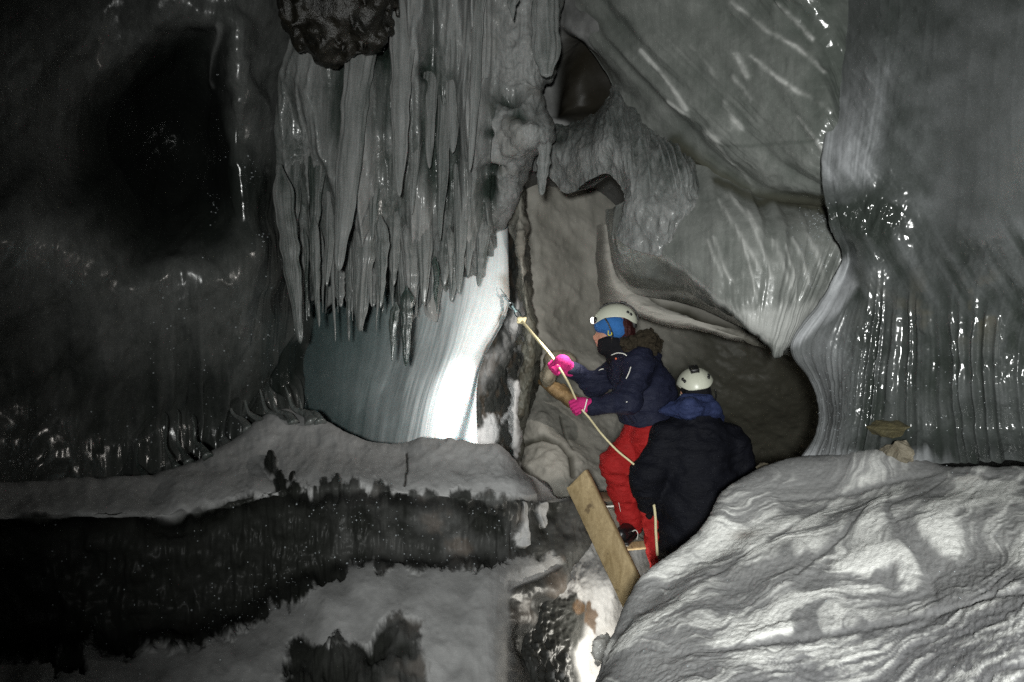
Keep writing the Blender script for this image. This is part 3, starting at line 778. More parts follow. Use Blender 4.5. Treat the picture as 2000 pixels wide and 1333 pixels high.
o = patch('ice_band', shift([
    [(1165, 440, 5.7), (1165, 500, 5.7), (1170, 570, 5.75), (1175, 600, 5.9), (1180, 620, 6.4)],
    [(1185, 440, 5.5), (1184, 500, 5.35), (1190, 560, 5.3), (1196, 596, 5.5), (1202, 604, 6.3)],
    [(1215, 480, 5.5), (1215, 540, 5.25), (1222, 585, 5.15), (1238, 615, 5.3), (1245, 622, 6.2)],
    [(1260, 530, 5.5), (1262, 580, 5.15), (1270, 610, 5.05), (1285, 632, 5.2), (1290, 636, 6.1)],
    [(1330, 560, 5.5), (1330, 600, 5.1), (1335, 622, 5.0), (1345, 642, 5.15), (1350, 645, 6.1)],
    [(1400, 580, 5.5), (1400, 628, 5.05), (1405, 642, 4.97), (1420, 660, 5.1), (1425, 662, 6.0)],
    [(1470, 600, 5.5), (1470, 655, 5.0), (1475, 664, 4.95), (1490, 672, 5.05), (1490, 676, 6.0)],
    [(1560, 620, 5.4), (1550, 672, 5.0), (1555, 680, 4.95), (1560, 686, 5.05), (1560, 690, 6.0)],
], -.28), 140, 220, f_layer, M['beige'], skirt=0.0)
tag(o, 'pale smooth band of layered ice behind the white helmet', 'ice formation')


# ---- far passage: silty wall, then the dark greenish back
def f_back(u, v, X, px, py):
    n = fbm(px / 70, py / 70, X[..., 1], 121, 5); s = fbm((px * .8 + py * .6) / 130, (py * .8 - px * .6) / 40, None, 122, 4)
    fr = 0.60 + .40 * n + .30 * s - .50 * sstep(1230, 1400, px) - .3 * sstep(640, 760, py) * sstep(1250, 1330, px)
    l1 = np.exp(-(line_d(px, py, [(1018, 868), (1060, 856), (1090, 868), (1112, 895), (1118, 930)]) / 5) ** 2)
    l2 = np.exp(-(line_d(px + 4 * n, py, [(1095, 810), (1105, 850), (1120, 880)]) / 2.5) ** 2)
    l3 = np.exp(-(line_d(px, py, [(1180, 488), (1200, 500)]) / 6) ** 2)
    b = blob(px, py, 1065, 905, 50, 36)
    h = 0.07 * n + .03 * s + .05 * b - .04 * l1 - .015 * l2
    return h, dict(frost=np.clip(fr - .5 * l1 - .3 * l2 - .6 * l3 + .12 * b, .02, 1), dirt=.55 * l1 + .3 * l2 + 0.45 * sstep(1300, 1450, px) + .3 * sstep(0, .5, n) * sstep(1200, 1100, px) * sstep(700, 500, py))


o = patch('cave_wall', [
    [(960, 330, 6.3), (970, 500, 6.3), (980, 650, 6.2), (980, 760, 6.0), (985, 850, 5.8), (990, 925, 5.5), (1000, 985, 5.0)],
    [(1030, 330, 5.95), (1040, 500, 5.95), (1045, 650, 5.95), (1045, 760, 5.8), (1045, 850, 5.5), (1045, 925, 5.25), (1050, 985, 4.85)],
    [(1090, 330, 6.1), (1100, 500, 6.1), (1110, 650, 6.2), (1110, 760, 5.9), (1110, 850, 5.5), (1110, 925, 5.15), (1115, 985, 4.8)],
    [(1150, 330, 6.2), (1165, 500, 6.25), (1180, 650, 6.4), (1190, 760, 6.1), (1190, 850, 5.8), (1190, 925, 5.4), (1190, 1000, 5.0)],
    [(1240, 330, 6.3), (1250, 500, 6.4), (1260, 650, 6.6), (1270, 760, 6.4), (1270, 850, 6.1), (1270, 930, 5.7), (1270, 1060, 5.2)],
    [(1380, 330, 6.2), (1390, 500, 6.4), (1400, 650, 6.7), (1400, 760, 6.6), (1400, 850, 6.3), (1400, 940, 5.9), (1400, 1080, 5.2)],
    [(1520, 330, 6.0), (1530, 500, 6.2), (1530, 650, 6.4), (1530, 760, 6.3), (1530, 850, 6.0), (1530, 940, 5.6), (1530, 1080, 5.0)],
    [(1640, 330, 5.6), (1640, 500, 5.7), (1640, 650, 5.7), (1640, 760, 5.6), (1640, 850, 5.4), (1640, 940, 5.1), (1640, 1080, 4.7)],
    [(1760, 330, 5.0), (1760, 500, 5.0), (1760, 650, 5.0), (1760, 760, 5.0), (1760, 850, 4.8), (1760, 940, 4.6), (1760, 1080, 4.4)],
], 260, 300, f_back, M['beige'], skirt=0.2)
tag(o, kind='structure')

o = implicit('rock', [ell(W(1088, 762, 5.25), (.15, .14, .055), [[.86, 0, .5], [0, 1, 0], [-.5, 0, .86]]), ell(W(1118, 784, 5.2), (.07, .1, .045))], 0.009, M['rock_brown'], k=.03, disp=lambda X: .03 * fbm(X[..., 0] * 12, X[..., 1] * 12, X[..., 2] * 12, 131, 4))
tag(o, 'ochre brown slab of rock stuck in the passage wall below the pink gloves', 'rock')
o = implicit('rock', [ell(W(1092, 705, 5.15), (.13, .12, .075)), ell(W(1070, 735, 5.12), (.07, .1, .09))], 0.01, M['rock_pale'], k=.04, disp=lambda X: .03 * fbm(X[..., 0] * 10, X[..., 1] * 10, X[..., 2] * 10, 133, 4))
tag(o, 'pale pinkish stone behind the raised pink glove', 'rock')


def stone(name, c, r, mat, seed):
    rng = np.random.RandomState(seed); import bmesh
    q = rng.normal(size=(16, 3)); q /= np.linalg.norm(q, axis=1, keepdims=True); q = q * np.array(r) * rng.uniform(.8, 1.15, (16, 1)) + np.array(c)
    bm = bmesh.new()
    for p in q: bm.verts.new(p)
    bmesh.ops.convex_hull(bm, input=bm.verts)
    bmesh.ops.subdivide_edges(bm, edges=bm.edges, cuts=3, use_grid_fill=True)
    for vtx in bm.verts:
        k = fbm(np.array([vtx.co.x * 30]), np.array([vtx.co.y * 30]), np.array([vtx.co.z * 30]), seed, 3)[0]
        vtx.co += (vtx.co - Vector(c)) * .25 * float(k)
    me = bpy.data.meshes.new(name); bm.to_mesh(me); bm.free()
    o = bpy.data.objects.new(name, me); COL.objects.link(o); me.materials.append(mat); return o


# ---- right-hand column and wall
def f_col(u, v, X, px, py):
    wv = v + .02 * fbm(u * 2.5, v * 2.5, None, 140)
    g = fbm(wv * 40, u * 1.2, None, 141, 2); g2 = fbm(wv * 95, u * 3, None, 142, 3); n = fbm(px / 45, py / 45, None, 143, 4)
    bead = fbm(px / 9, py / 16, None, 144, 3)
    low = sstep(540, 660, py) * sstep(2.2, 0, v)
    diag = fbm((px * .5 + py * .86) / 160, (px * .86 - py * .5) / 18, None, 146, 3)
    smooth = sstep(1740, 1860, px) * sstep(520, 420, py)
    h = (0.020 * ridge(g) * (.5 + .5 * sstep(-.2, .3, n)) * (.3 + .7 * sstep(1600, 1720, px)) + .0025 * g2) * (0.06 + 0.94 * low) * sstep(2300, 2000, px) + 0.014 * n * (1 - smooth) * (1 - .6 * low) + .003 * diag * (1 - low) * (1 - smooth) + .006 * bead * low * blob(px, py, 1670, 720, 70, 260)
    rip = blob(px, py, 1700, 425, 60, 36)
    h = h + .014 * rip * fbm((px + .4 * py) / 13, (py - .4 * px) / 40, None, 148, 2)
    fz = sstep(-26, 26, -poly_sd(px + 12 * n, py + 16 * g2, [(1752, 128), (1735, 200), (1715, 270), (1702, 345), (1650, 350), (1610, 350), (1600, 300), (1625, 170), (1690, 140)]))
    fl = sstep(-8, 10, -poly_sd(px + 8 * n, py + 8 * g2, [(1655, 500), (1672, 560), (1640, 610), (1560, 668), (1520, 692), (1500, 640), (1590, 560)]))
    base = sstep(870, 905, py + 14 * g2 + 18 * n) * sstep(1900, 1780, px)
    edge = sstep(1690, 1610, px) * sstep(520, 700, py)
    fr = 0.11 - .06 * low + .09 * n + .50 * fz * (.35 + .65 * sstep(140, 340, py)) * (.8 + .7 * diag + .5 * g2) + .7 * fl + .55 * base + .3 * edge + (.05 * ridge(g) + .05 * g2) * low + .14 * diag * sstep(380, 500, py) * (1 - low) + .10 * smooth
    fr = fr - .14 * blob(px, py, 1690, 395, 60, 30) - .3 * rip * sstep(390, 410, py) - .06 * sstep(160, 0, py) + .22 * sstep(1750, 1640, px) * sstep(430, 330, py)
    return h, dict(frost=np.clip(fr, .02, 1), dirt=.35 * sstep(.1, .5, n) * blob(px, py, 1900, 600, 160, 60))


ys = [-160, 60, 200, 340, 430, 510, 600, 680, 760, 840, 905]
def colc(xs, ds, ys=ys): return [(x, y, d) for x, y, d in zip(xs, ys, ds)]
o = patch('ice_column', [
    colc((1700, 1690, 1680, 1670, 1690, 1720, 1700, 1680, 1690, 1690, 1680), (4.4,) * 11),
    colc((1650, 1640, 1622, 1604, 1622, 1648, 1596, 1548, 1596, 1600, 1566), (3.62, 3.62, 3.60, 3.50, 3.46, 3.55, 3.7, 3.75, 3.8, 3.75, 3.6)),
    colc((1670, 1655, 1640, 1625, 1640, 1660, 1625, 1585, 1612, 1616, 1590), (3.48, 3.48, 3.46, 3.38, 3.34, 3.48, 3.5, 3.55, 3.6, 3.55, 3.45)),
    colc((1720, 1700, 1690, 1672, 1675, 1690, 1680, 1660, 1655, 1650, 1640), (3.2, 3.22, 3.25, 3.28, 3.29, 3.32, 3.36, 3.38, 3.38, 3.36, 3.25)),
    colc((1790, 1775, 1752, 1722, 1722, 1745, 1745, 1735, 1725, 1718, 1705), (2.98, 3.02, 3.10, 3.2, 3.22, 3.23, 3.23, 3.24, 3.25, 3.25, 3.1)),
    colc((1880, 1865, 1850, 1835, 1830, 1835, 1830, 1828, 1828, 1830, 1835), (2.65, 2.75, 2.86, 3.0, 3.06, 3.05, 3.02, 3.05, 3.06, 3.1, 2.95)),
    colc((2010, 1990, 1980, 1970, 1960, 1950, 1935, 1930, 1930, 1935, 1940), (2.3, 2.4, 2.5, 2.62, 2.7, 2.76, 2.82, 2.85, 2.87, 2.92, 2.78)),
    colc((2150, 2130, 2120, 2110, 2100, 2080, 2060, 2050, 2050, 2050, 2060), (2.0, 2.1, 2.2, 2.35, 2.45, 2.52, 2.6, 2.7, 2.72, 2.75, 2.6)),
    colc((2500, 2480, 2470, 2460, 2450, 2420, 2400, 2380, 2380, 2380, 2380), (1.5, 1.6, 1.7, 1.8, 1.9, 2.0, 2.1, 2.2, 2.3, 2.3, 2.2)),
    colc((3000,) * 11, (1.0, 1.0, 1.05, 1.1, 1.2, 1.3, 1.4, 1.6, 1.7, 1.7, 1.6)),
], 420, 560, f_col, M['column'], skirt=0.0)
tag(o, 'thick ribbed column of clear glossy ice at the right side of the cave', 'ice formation')
for c, r, lab, mt, sd_ in ((W(1737, 838, 3.22), (.085, .12, .050), 'dark ochre stone frozen at the foot of the ribbed column', 'rock_olive', 151),
                      (W(1752, 886, 3.08), (.065, .10, .065), 'pale buff stone below the ochre one at the foot of the ribbed column', 'rock_pale', 152)):
    o = stone('stone', c, r, M[mt], sd_); tag(o, lab, 'stone')
o = stone('stone', W(1494, 914, 3.6), (.05, .04, .03), M['rock_pale'], 155); tag(o, 'small grey stone on the ground beside the dark coat', 'stone')


# ---- marbled snow mound in the foreground
def f_mound(u, v, X, px, py):
    x, y, z = X[..., 0], X[..., 1], X[..., 2]
    wx = fbm(x * 1.6, y * 1.6, z * 1.6, 160, 3); wy = fbm(x * 1.6 + 9, y * 1.6, z * 1.6, 161, 3)
    # strata: mostly along the slope (lower left to upper right in view), folded on the right
    w3 = fbm(px / 90, py / 70, None, 159, 3)
    q = (py + 0.40 * (px - 1200) + .00018 * (px - 1500) ** 2) / 74 + 1.3 * wx + .4 * w3
    fold = sstep(1560, 1680, px) * sstep(1130, 1060, py + 40 * wy) * sstep(930, 965, py)
    q2 = (px - 0.12 * py + 60 * np.sin((py - 900) / 110)) / 46 + 1.0 * wy + .35 * w3
    b = fbm(q, (px * .86 - py * .3) / 330 + .5 * wy, None, 162, 4); b2 = fbm(q2, py / 300 + wx, None, 163, 3)
    band = b * (1 - fold) + b2 * fold
    fine = fbm(q * 3.2, px / 120, None, 165, 4)
    fine2 = fbm(q * 8, px / 60, None, 167, 4, .65)
    val = 0.46 + 0.75 * band + 0.42 * fine + .26 * fine2
    sn = 0
    for cx, cy, rx, ry, an in ((1690, 1105, 70, 18, -.35), (1540, 1140, 75, 18, -.5), (1470, 1060, 24, 28, .3), (1830, 1030, 40, 55, -.4), (1960, 950, 70, 22, -.35), (1760, 1120, 26, 40, .2), (1500, 1240, 60, 10, -.4), (1900, 970, 80, 20, -.5)):
        ca, sa = math.cos(an), math.sin(an); dx, dy = px - cx + 22 * wx, py - cy + 16 * wy
        sn = sn + np.exp(-(((dx * ca + dy * sa) / rx) ** 2 + ((-dx * sa + dy * ca) / ry) ** 2) ** 2)
    dkl = 0
    for L, w in (([(1520, 965), (1640, 962), (1760, 930), (1850, 915), (2000, 935)], 6), ([(1310, 1290), (1450, 1270), (1600, 1235), (1760, 1195), (1870, 1165), (2000, 1130)], 7), ([(1800, 1150), (1780, 1080), (1740, 1020), (1730, 960)], 7), ([(1740, 1000), (1850, 930)], 5), ([(1250, 1200), (1400, 1130), (1500, 1060), (1600, 980)], 6), ([(1560, 1130), (1650, 1060), (1690, 1000)], 6)):
        dkl = dkl + np.exp(-(line_d(px + 16 * wx, py + 16 * wy, L) / w) ** 2)
    val = val + .62 * np.clip(sn, 0, 1) - .42 * np.clip(dkl, 0, 1)
    thin = sstep(.55, .9, ridge(fbm(q * 1.7 + .6 * wx, px / 260, None, 164, 5, .6))); thin2 = sstep(.6, .95, ridge(fbm(q * 4.5, px / 150, None, 166, 4, .6)))
    val = val - .30 * thin * (1 - fold) - .16 * thin2
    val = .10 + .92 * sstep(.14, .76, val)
    top = sstep(965, 905, py); val = val * (1 - .25 * top) - .34 * blob(px, py, 2000, 1330, 520, 170)  # blob darkens the near right corner, standing in for weaker lamp light
    h = 0.006 * band + 0.003 * fine + .0025 * fine2 + .05 * fbm(x * 1.7, y * 1.7, z * 1.7, 168, 2) + .008 * np.clip(sn, 0, 1) - .005 * np.clip(dkl, 0, 1) + .002 * fbm(px / 6, py / 6, None, 169, 2)
    di = .5 * blob(px, py, 1455, 1045, 26, 10) + .3 * blob(px, py, 1860, 935, 60, 6) * (fine > 0)
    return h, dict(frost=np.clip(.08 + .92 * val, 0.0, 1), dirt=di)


mc = [  # each curve: beyond the crest -> crest -> near edge
    [(1240, 1420, 3.1), (1170, 1390, 2.6), (1120, 1480, 2.25), (1080, 1650, 1.9), (1050, 1850, 1.6), (1000, 2200, 1.3)],
    [(1275, 1330, 3.3), (1204, 1262, 2.7), (1190, 1320, 2.4), (1170, 1430, 2.05), (1150, 1600, 1.7), (1100, 2100, 1.25)],
    [(1300, 1270, 3.5), (1238, 1168, 2.85), (1240, 1220, 2.5), (1240, 1320, 2.1), (1240, 1500, 1.7), (1230, 2050, 1.2)],
    [(1350, 1230, 3.7), (1292, 1104, 3.0), (1310, 1150, 2.65), (1330, 1240, 2.2), (1350, 1400, 1.75), (1370, 2000, 1.15)],
    [(1430, 1170, 3.9), (1374, 1034, 3.15), (1410, 1085, 2.75), (1440, 1190, 2.25), (1470, 1350, 1.75), (1520, 1980, 1.1)],
    [(1470, 1100, 4.1), (1412, 962, 3.3), (1470, 1030, 2.85), (1520, 1140, 2.3), (1570, 1300, 1.75), (1650, 1960, 1.05)],
    [(1530, 1050, 4.2), (1495, 915, 3.45), (1560, 985, 2.9), (1620, 1100, 2.3), (1680, 1270, 1.7), (1800, 1950, 1.0)],
    [(1620, 1000, 4.2), (1600, 886, 3.5), (1660, 960, 2.9), (1720, 1070, 2.25), (1790, 1240, 1.65), (1950, 1950, .95)],
    [(1740, 980, 3.9), (1720, 886, 3.3), (1770, 945, 2.75), (1820, 1040, 2.15), (1890, 1210, 1.55), (2080, 1950, .9)],
    [(1850, 990, 3.6), (1840, 912, 3.05), (1880, 950, 2.6), (1930, 1030, 2.0), (2000, 1180, 1.45), (2220, 1950, .85)],
    [(2000, 980, 3.3), (1990, 906, 2.8), (2020, 945, 2.4), (2060, 1010, 1.9), (2140, 1150, 1.4), (2400, 1950, .8)],
    [(2200, 970, 3.0), (2180, 895, 2.6), (2220, 930, 2.2), (2260, 1000, 1.8), (2340, 1130, 1.3), (2650, 1950, .75)],
    [(2500, 970, 2.6), (2480, 890, 2.3), (2520, 930, 2.0), (2560, 1000, 1.6), (2640, 1130, 1.1), (3000, 1950, .7)],
]
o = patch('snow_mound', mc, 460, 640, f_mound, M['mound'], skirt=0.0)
tag(o, kind='structure')


# ---- left terraces: snow ledge over black ice, second slope in front
def f_ledge(u, v, X, px, py):
    n = fbm(px / 60, py / 60, None, 170, 4); j = fbm(px / 16, py / 70, None, 171, 3); jj = fbm(px / 8, py / 14, None, 172, 3)
    e1 = [(-300, 1010), (-100, 1012), (100, 1006), (200, 1004), (330, 1008), (420, 985), (470, 965), (505, 955), (560, 945), (610, 955), (660, 935), (720, 952), (780, 950), (830, 962), (900, 955), (960, 968), (1010, 970), (1060, 972)]
    edge1 = np.interp(px, [p[0] for p in e1], [p[1] for p in e1])
    jb = fbm(px / 30, py / 48, None, 178, 6, .62)
    jag = (34 * jb + 10 * jj * sstep(-.2, .4, n)) * sstep(380, 520, px) * sstep(1050, 900, px) + 8 * n
    top = sstep(8, -6, py + jag - edge1)
    stalk = blob(px, py, 528, 905, 14, 24) + blob(px, py, 548, 945, 14, 30) + .8 * blob(px, py, 570, 930, 8, 12)
    top = top * (1 - sstep(.45, .65, stalk + .25 * jj))
    crackl = np.exp(-(line_d(px + 2 * jj, py, [(793, 880), (795, 915), (790, 945)]) / 2.0) ** 2)
    low = [(30, 1290), (200, 1275), (330, 1262), (420, 1258), (500, 1208), (570, 1175), (640, 1132), (700, 1112), (850, 1108), (900, 1100), (960, 1098), (1050, 1095), (1110, 1092)]
    edge2 = np.interp(px, [p[0] for p in low], [p[1] for p in low])
    slope = sstep(-9, 9, py + 36 * jb + 10 * jj - edge2)
    dk = poly_sd(px + 26 * jb, py + 34 * jb + 8 * jj, [(545, 1345), (560, 1262), (590, 1245), (640, 1275), (700, 1250), (790, 1205), (825, 1220), (815, 1265), (835, 1300), (850, 1420), (540, 1500)])
    dk2 = poly_sd(px + 24 * j, py + 20 * jj, [(100, 1290), (160, 1280), (170, 1310), (110, 1320)])
    slope = slope * sstep(-8, 10, dk) * sstep(-4, 6, dk2) * sstep(1003 + 0, 994, px + 8 * n - 8 * sstep(1120, 1200, py) * 0 + 40 * sstep(1160, 1100, py) * -2.4)
    edgew = sstep(985, 1100, px) * sstep(1100, 1085, py) * sstep(980, 1000, py)
    w = np.clip(blob(px, py, 1028, 1000, 7, 26) + blob(px + 6 * jj, py, 1022, 1050, 17, 24) + blob(px, py, 1063, 992, 10, 14) + blob(px, py, 1066, 1018, 7, 18), 0, 1)
    bright = sstep(.35, .7, blob(px, py, 1040, 1128, 60, 24) + .3 * jj + .25 * n)  # whiter snow patch stands in for light from the pit lamp
    fr = np.where(u < .36, top * (.66 + .12 * n), np.maximum(slope * (.58 + .2 * n + .5 * bright), .75 * sstep(.4, .6, w + .15 * j)))
    fr = np.maximum(fr, top * (.64 + .4 * sstep(1030, 1065, px)))  # ledge's right end painted whiter, as if lit by the lamps
    cl = (1 - np.clip(top + slope, 0, 1))
    fr = fr + cl * .09 * sstep(500, 900, px) * (1 + 2 * n) - .7 * crackl
    h = .03 * n * (1 - .6 * slope) + .003 * j + cl * (.022 * j + .05 * fbm(px / 80, py / 60, None, 175, 2)) + .010 * top * fbm((px - .35 * py) / 60, py / 130, None, 176, 2) - .02 * stalk + .02 * slope * fbm(px / 110, py / 110, None, 179, 2) - .01 * crackl
    h = h + .03 * sstep(.4, .6, w) * sstep(950, 1000, px) + .010 * slope * fbm((px + .3 * py) / 45, py / 120, None, 177, 2)
    return h, dict(frost=np.clip(fr, 0.02, 1), dirt=cl * .35 * sstep(.1, .5, n) * sstep(650, 950, px) + .15 * crackl)


lc = [
    [(-420, 985, 2.9), (-420, 960, 2.7), (-420, 985, 2.55), (-420, 1025, 2.4), (-420, 1070, 2.6), (-420, 1250, 2.6), (-420, 1300, 2.3), (-420, 1400, 2.0), (-420, 1700, 1.6)],
    [(-150, 975, 3.5), (-150, 945, 3.2), (-150, 970, 3.0), (-150, 1022, 2.8), (-150, 1060, 3.0), (-150, 1250, 3.0), (-150, 1300, 2.7), (-150, 1400, 2.2), (-150, 1700, 1.6)],
    [(100, 960, 4.0), (100, 937, 3.7), (100, 960, 3.45), (100, 1010, 3.15), (100, 1045, 3.4), (100, 1230, 3.4), (100, 1285, 3.0), (90, 1380, 2.4), (80, 1700, 1.65)],
    [(300, 940, 4.3), (300, 922, 4.0), (300, 950, 3.7), (300, 1006, 3.25), (300, 1040, 3.5), (300, 1210, 3.5), (300, 1265, 3.1), (290, 1370, 2.5), (270, 1700, 1.7)],
    [(440, 885, 4.75), (440, 872, 4.45), (440, 915, 4.0), (440, 985, 3.4), (440, 1025, 3.6), (440, 1190, 3.6), (440, 1240, 3.2), (430, 1350, 2.6), (400, 1700, 1.75)],
    [(530, 824, 5.1), (530, 808, 4.8), (530, 880, 4.25), (530, 958, 3.5), (530, 1005, 3.65), (530, 1140, 3.65), (530, 1195, 3.3), (520, 1330, 2.65), (500, 1700, 1.8)],
    [(600, 820, 5.1), (600, 806, 4.85), (600, 875, 4.3), (600, 950, 3.52), (600, 995, 3.68), (600, 1105, 3.68), (600, 1155, 3.38), (590, 1310, 2.7), (580, 1700, 1.85)],
    [(670, 862, 4.9), (670, 848, 4.6), (670, 890, 4.15), (670, 948, 3.55), (670, 990, 3.7), (670, 1088, 3.7), (670, 1128, 3.42), (665, 1290, 2.75), (660, 1700, 1.9)],
    [(750, 878, 4.7), (750, 866, 4.4), (750, 895, 4.05), (750, 955, 3.55), (750, 992, 3.72), (750, 1080, 3.72), (750, 1112, 3.46), (750, 1270, 2.8), (750, 1700, 1.95)],
    [(845, 868, 4.55), (845, 854, 4.25), (845, 895, 3.95), (845, 965, 3.56), (845, 1000, 3.74), (845, 1080, 3.74), (845, 1112, 3.48), (845, 1260, 2.85), (850, 1700, 2.0)],
    [(925, 880, 4.45), (930, 864, 4.15), (935, 905, 3.9), (940, 976, 3.6), (940, 1006, 3.78), (940, 1075, 3.78), (940, 1112, 3.5), (945, 1250, 2.9), (960, 1700, 2.1)],
    [(965, 882, 4.45), (972, 866, 4.15), (990, 905, 3.9), (1012, 978, 3.66), (1012, 1006, 3.85), (1012, 1070, 3.85), (1000, 1118, 3.62), (985, 1250, 3.05), (990, 1700, 2.3)],
    [(1000, 905, 4.55), (1006, 893, 4.25), (1025, 925, 4.0), (1048, 975, 3.85), (1080, 1000, 4.2), (1085, 1070, 4.2), (1060, 1115, 4.0), (1010, 1250, 3.5), (1005, 1700, 2.8)],
    [(1030, 935, 4.75), (1034, 928, 4.5), (1046, 945, 4.3), (1062, 968, 4.2), (1130, 985, 4.46), (1148, 1060, 4.48), (1110, 1110, 4.4), (1040, 1250, 3.9), (1020, 1700, 3.4)],
    [(1060, 950, 5.0), (1066, 945, 4.8), (1075, 955, 4.65), (1090, 972, 4.6), (1140, 990, 4.75), (1165, 1055, 4.85), (1125, 1110, 4.8), (1060, 1250, 4.4), (1040, 1700, 4.0)],
]
o = patch('snow_ledge', lc, 620, 620, f_ledge, M['snow'], skirt=0.0)
tag(o, kind='structure')


# ---- bottom of the pit: black block, lit rounded ice, snow under the ladder
def f_pit(u, v, X, px, py):
    n = fbm(px / 40, py / 50, None, 180, 4); j = fbm(px / 9, py / 20, None, 181, 3)
    dark = poly_sd(px + 10 * n, py + 14 * j, [(978, 1158), (1030, 1165), (1090, 1168), (1125, 1165), (1148, 1190), (1140, 1240), (1120, 1280), (1130, 1333), (1120, 1500), (960, 1500)])
    fr = .85 + .2 * n
    fr = fr * (.06 + .94 * sstep(-8, 10, dark)) + .35 * sstep(.3, .6, j) * sstep(0, -10, dark) * sstep(1220, 1280, py)
    di = .85 * sstep(.42, .7, blob(px, py, 1158, 1205, 16, 34) + .4 * j) + .8 * sstep(.4, .7, blob(px, py, 1132, 1185, 18, 20) + .3 * n)
    rimc = np.exp(-(line_d(px, py, [(1215, 1135), (1228, 1160)]) / 5) ** 2)
    return .03 * n + .006 * j + .02 * sstep(5, -25, dark) * j, dict(frost=fr, dirt=np.clip(di, 0, .9))


o = patch('ground', [
    [(940, 1075, 4.6), (950, 1120, 4.3), (960, 1165, 4.1), (975, 1220, 3.85), (985, 1300, 3.55), (990, 1500, 3.1)],
    [(1040, 1060, 4.7), (1040, 1110, 4.35), (1040, 1163, 4.05), (1040, 1215, 3.9), (1045, 1300, 3.65), (1050, 1500, 3.2)],
    [(1110, 1040, 5.1), (1110, 1100, 4.75), (1110, 1158, 4.35), (1112, 1210, 4.2), (1115, 1300, 3.9), (1115, 1500, 3.4)],
    [(1150, 1030, 5.3), (1150, 1085, 5.05), (1155, 1135, 4.75), (1155, 1200, 4.62), (1155, 1300, 4.4), (1150, 1500, 3.6)],
    [(1190, 1020, 5.5), (1190, 1080, 5.25), (1195, 1138, 4.85), (1200, 1210, 4.75), (1200, 1300, 4.55), (1190, 1500, 3.8)],
    [(1235, 1015, 5.5), (1235, 1080, 5.2), (1228, 1165, 5.0), (1228, 1235, 4.85), (1230, 1320, 4.6), (1240, 1500, 4.0)],
    [(1300, 1010, 5.7), (1300, 1080, 5.4), (1290, 1180, 5.0), (1285, 1260, 4.7), (1290, 1340, 4.4), (1300, 1500, 4.0)],
    [(1420, 1000, 5.8), (1420, 1070, 5.4), (1420, 1180, 4.9), (1420, 1260, 4.5), (1420, 1340, 4.2), (1420, 1500, 3.8)],
    [(1600, 960, 5.8), (1600, 1040, 5.3), (1600, 1150, 4.7), (1600, 1260, 4.3), (1600, 1340, 4.0), (1600, 1500, 3.6)],
], 240, 300, f_pit, M['snow'], skirt=0.0)
tag(o, kind='structure')
o = lump_rock('snow_lump', W(1176, 1275, 3.9), (.045, .05, .085), M['rock_pale'], 190, .006, .06, 13)
o.data.materials[0] = ice_mat('packed_snow', (.5, .5, .48), (.8, .8, .78), gs=120)
tag(o, 'small upright lump of snow at the lit bottom of the pit', 'snow lump')

# ---- thin upright fins of frosted ice at the foot of the left wall
for i, (a, b, r) in enumerate([((436, 742), (478, 850), 9), ((462, 738), (512, 850), 11), ((496, 744), (548, 842), 12), ((520, 752), (566, 838), 9), ((545, 742), (604, 838), 13), ((404, 752), (440, 862), 10), ((322, 786), (338, 900), 6), ((344, 780), (362, 892), 8), ((372, 800), (398, 880), 8), ((268, 830), (280, 925), 7), ((575, 770), (618, 836), 9)]):
    d = 4.74 + 0.02 * (i % 3) if a[0] > 390 else 4.3
    b = (b[0], b[1] - (22 if 470 < b[0] < 640 else 0)); a = (a[0] + (b[0] - a[0]) * .25, a[1] + (b[1] - a[1]) * .28)
    mid = ((a[0] + b[0]) / 2 - 9, (a[1] + b[1]) / 2 + 8)
    s = d / F
    o = tube('ice_fin', [W(a[0] - 6, a[1] - 14, d + .1), W(*a, d + .05), W(*mid, d), W(b[0] - 4, b[1] - 6, d - .05), W(b[0] + 8, b[1] + 14, d - .12)], [.0015, r * .14 * s, r * .36 * s, r * .7 * s, r * 1.3 * s], M['curtain'], seg=10)
    n = len(o.data.vertices)
    for k, vv in (('frost', .36 if a[0] > 390 else .2), ('dirt', 0.)):
        at = o.data.attributes.new(k, 'FLOAT', 'POINT'); at.data.foreach_set('value', np.full(n, vv, np.float32))
    tag(o, 'thin frosted fin of ice rising from the snow ledge along the dark left wall', 'ice fin', 'ice fins along the left wall')

# ================================================================ PEOPLE AND GEAR
M['skin'] = plain('skin', (0.42, 0.22, 0.15), 0.5, var=.12)
M['navy'] = cloth_mat('navy_shell_fabric', (0.014, 0.016, 0.033), .6)
M['navy_hood'] = cloth_mat('blue_hood_fabric', (0.026, 0.036, 0.092), .65)
M['black_coat'] = cloth_mat('black_down_fabric', (0.0045, 0.005, 0.0085), .7)
M['red'] = cloth_mat('red_trouser_fabric', (0.33, 0.016, 0.016), .65, var=.2)
M['pink'] = cloth_mat('pink_fleece', (0.50, 0.028, 0.165), .75, var=.15, scale=160)
M['blue'] = cloth_mat('blue_fleece', (0.03, 0.12, 0.33), .8)
M['black'] = plain('black_plastic', (0.012, 0.012, 0.012), .45)
M['black_fleece'] = cloth_mat('black_fleece', (0.008, 0.008, 0.010), .85)
M['helmet'] = plain('white_helmet_shell', (0.52, 0.53, 0.44), .35, var=.05, bump=.02)
M['white_trim'] = plain('reflective_piping', (0.75, 0.74, 0.68), .4)
M['orange'] = plain('orange_badge', (0.6, 0.12, 0.05), .6)
M['yellow'] = plain('yellow_buckle', (0.55, 0.5, 0.05), .5)
M['hair'] = cloth_mat('dark_red_hair', (0.035, 0.010, 0.010), .5, var=.5, scale=90)
M['fur'] = cloth_mat('brown_fur', (0.030, 0.024, 0.016), .9, var=.6, scale=90, bump=.8)
M['boot'] = plain('black_boot_leather', (0.010, 0.010, 0.011), .4)
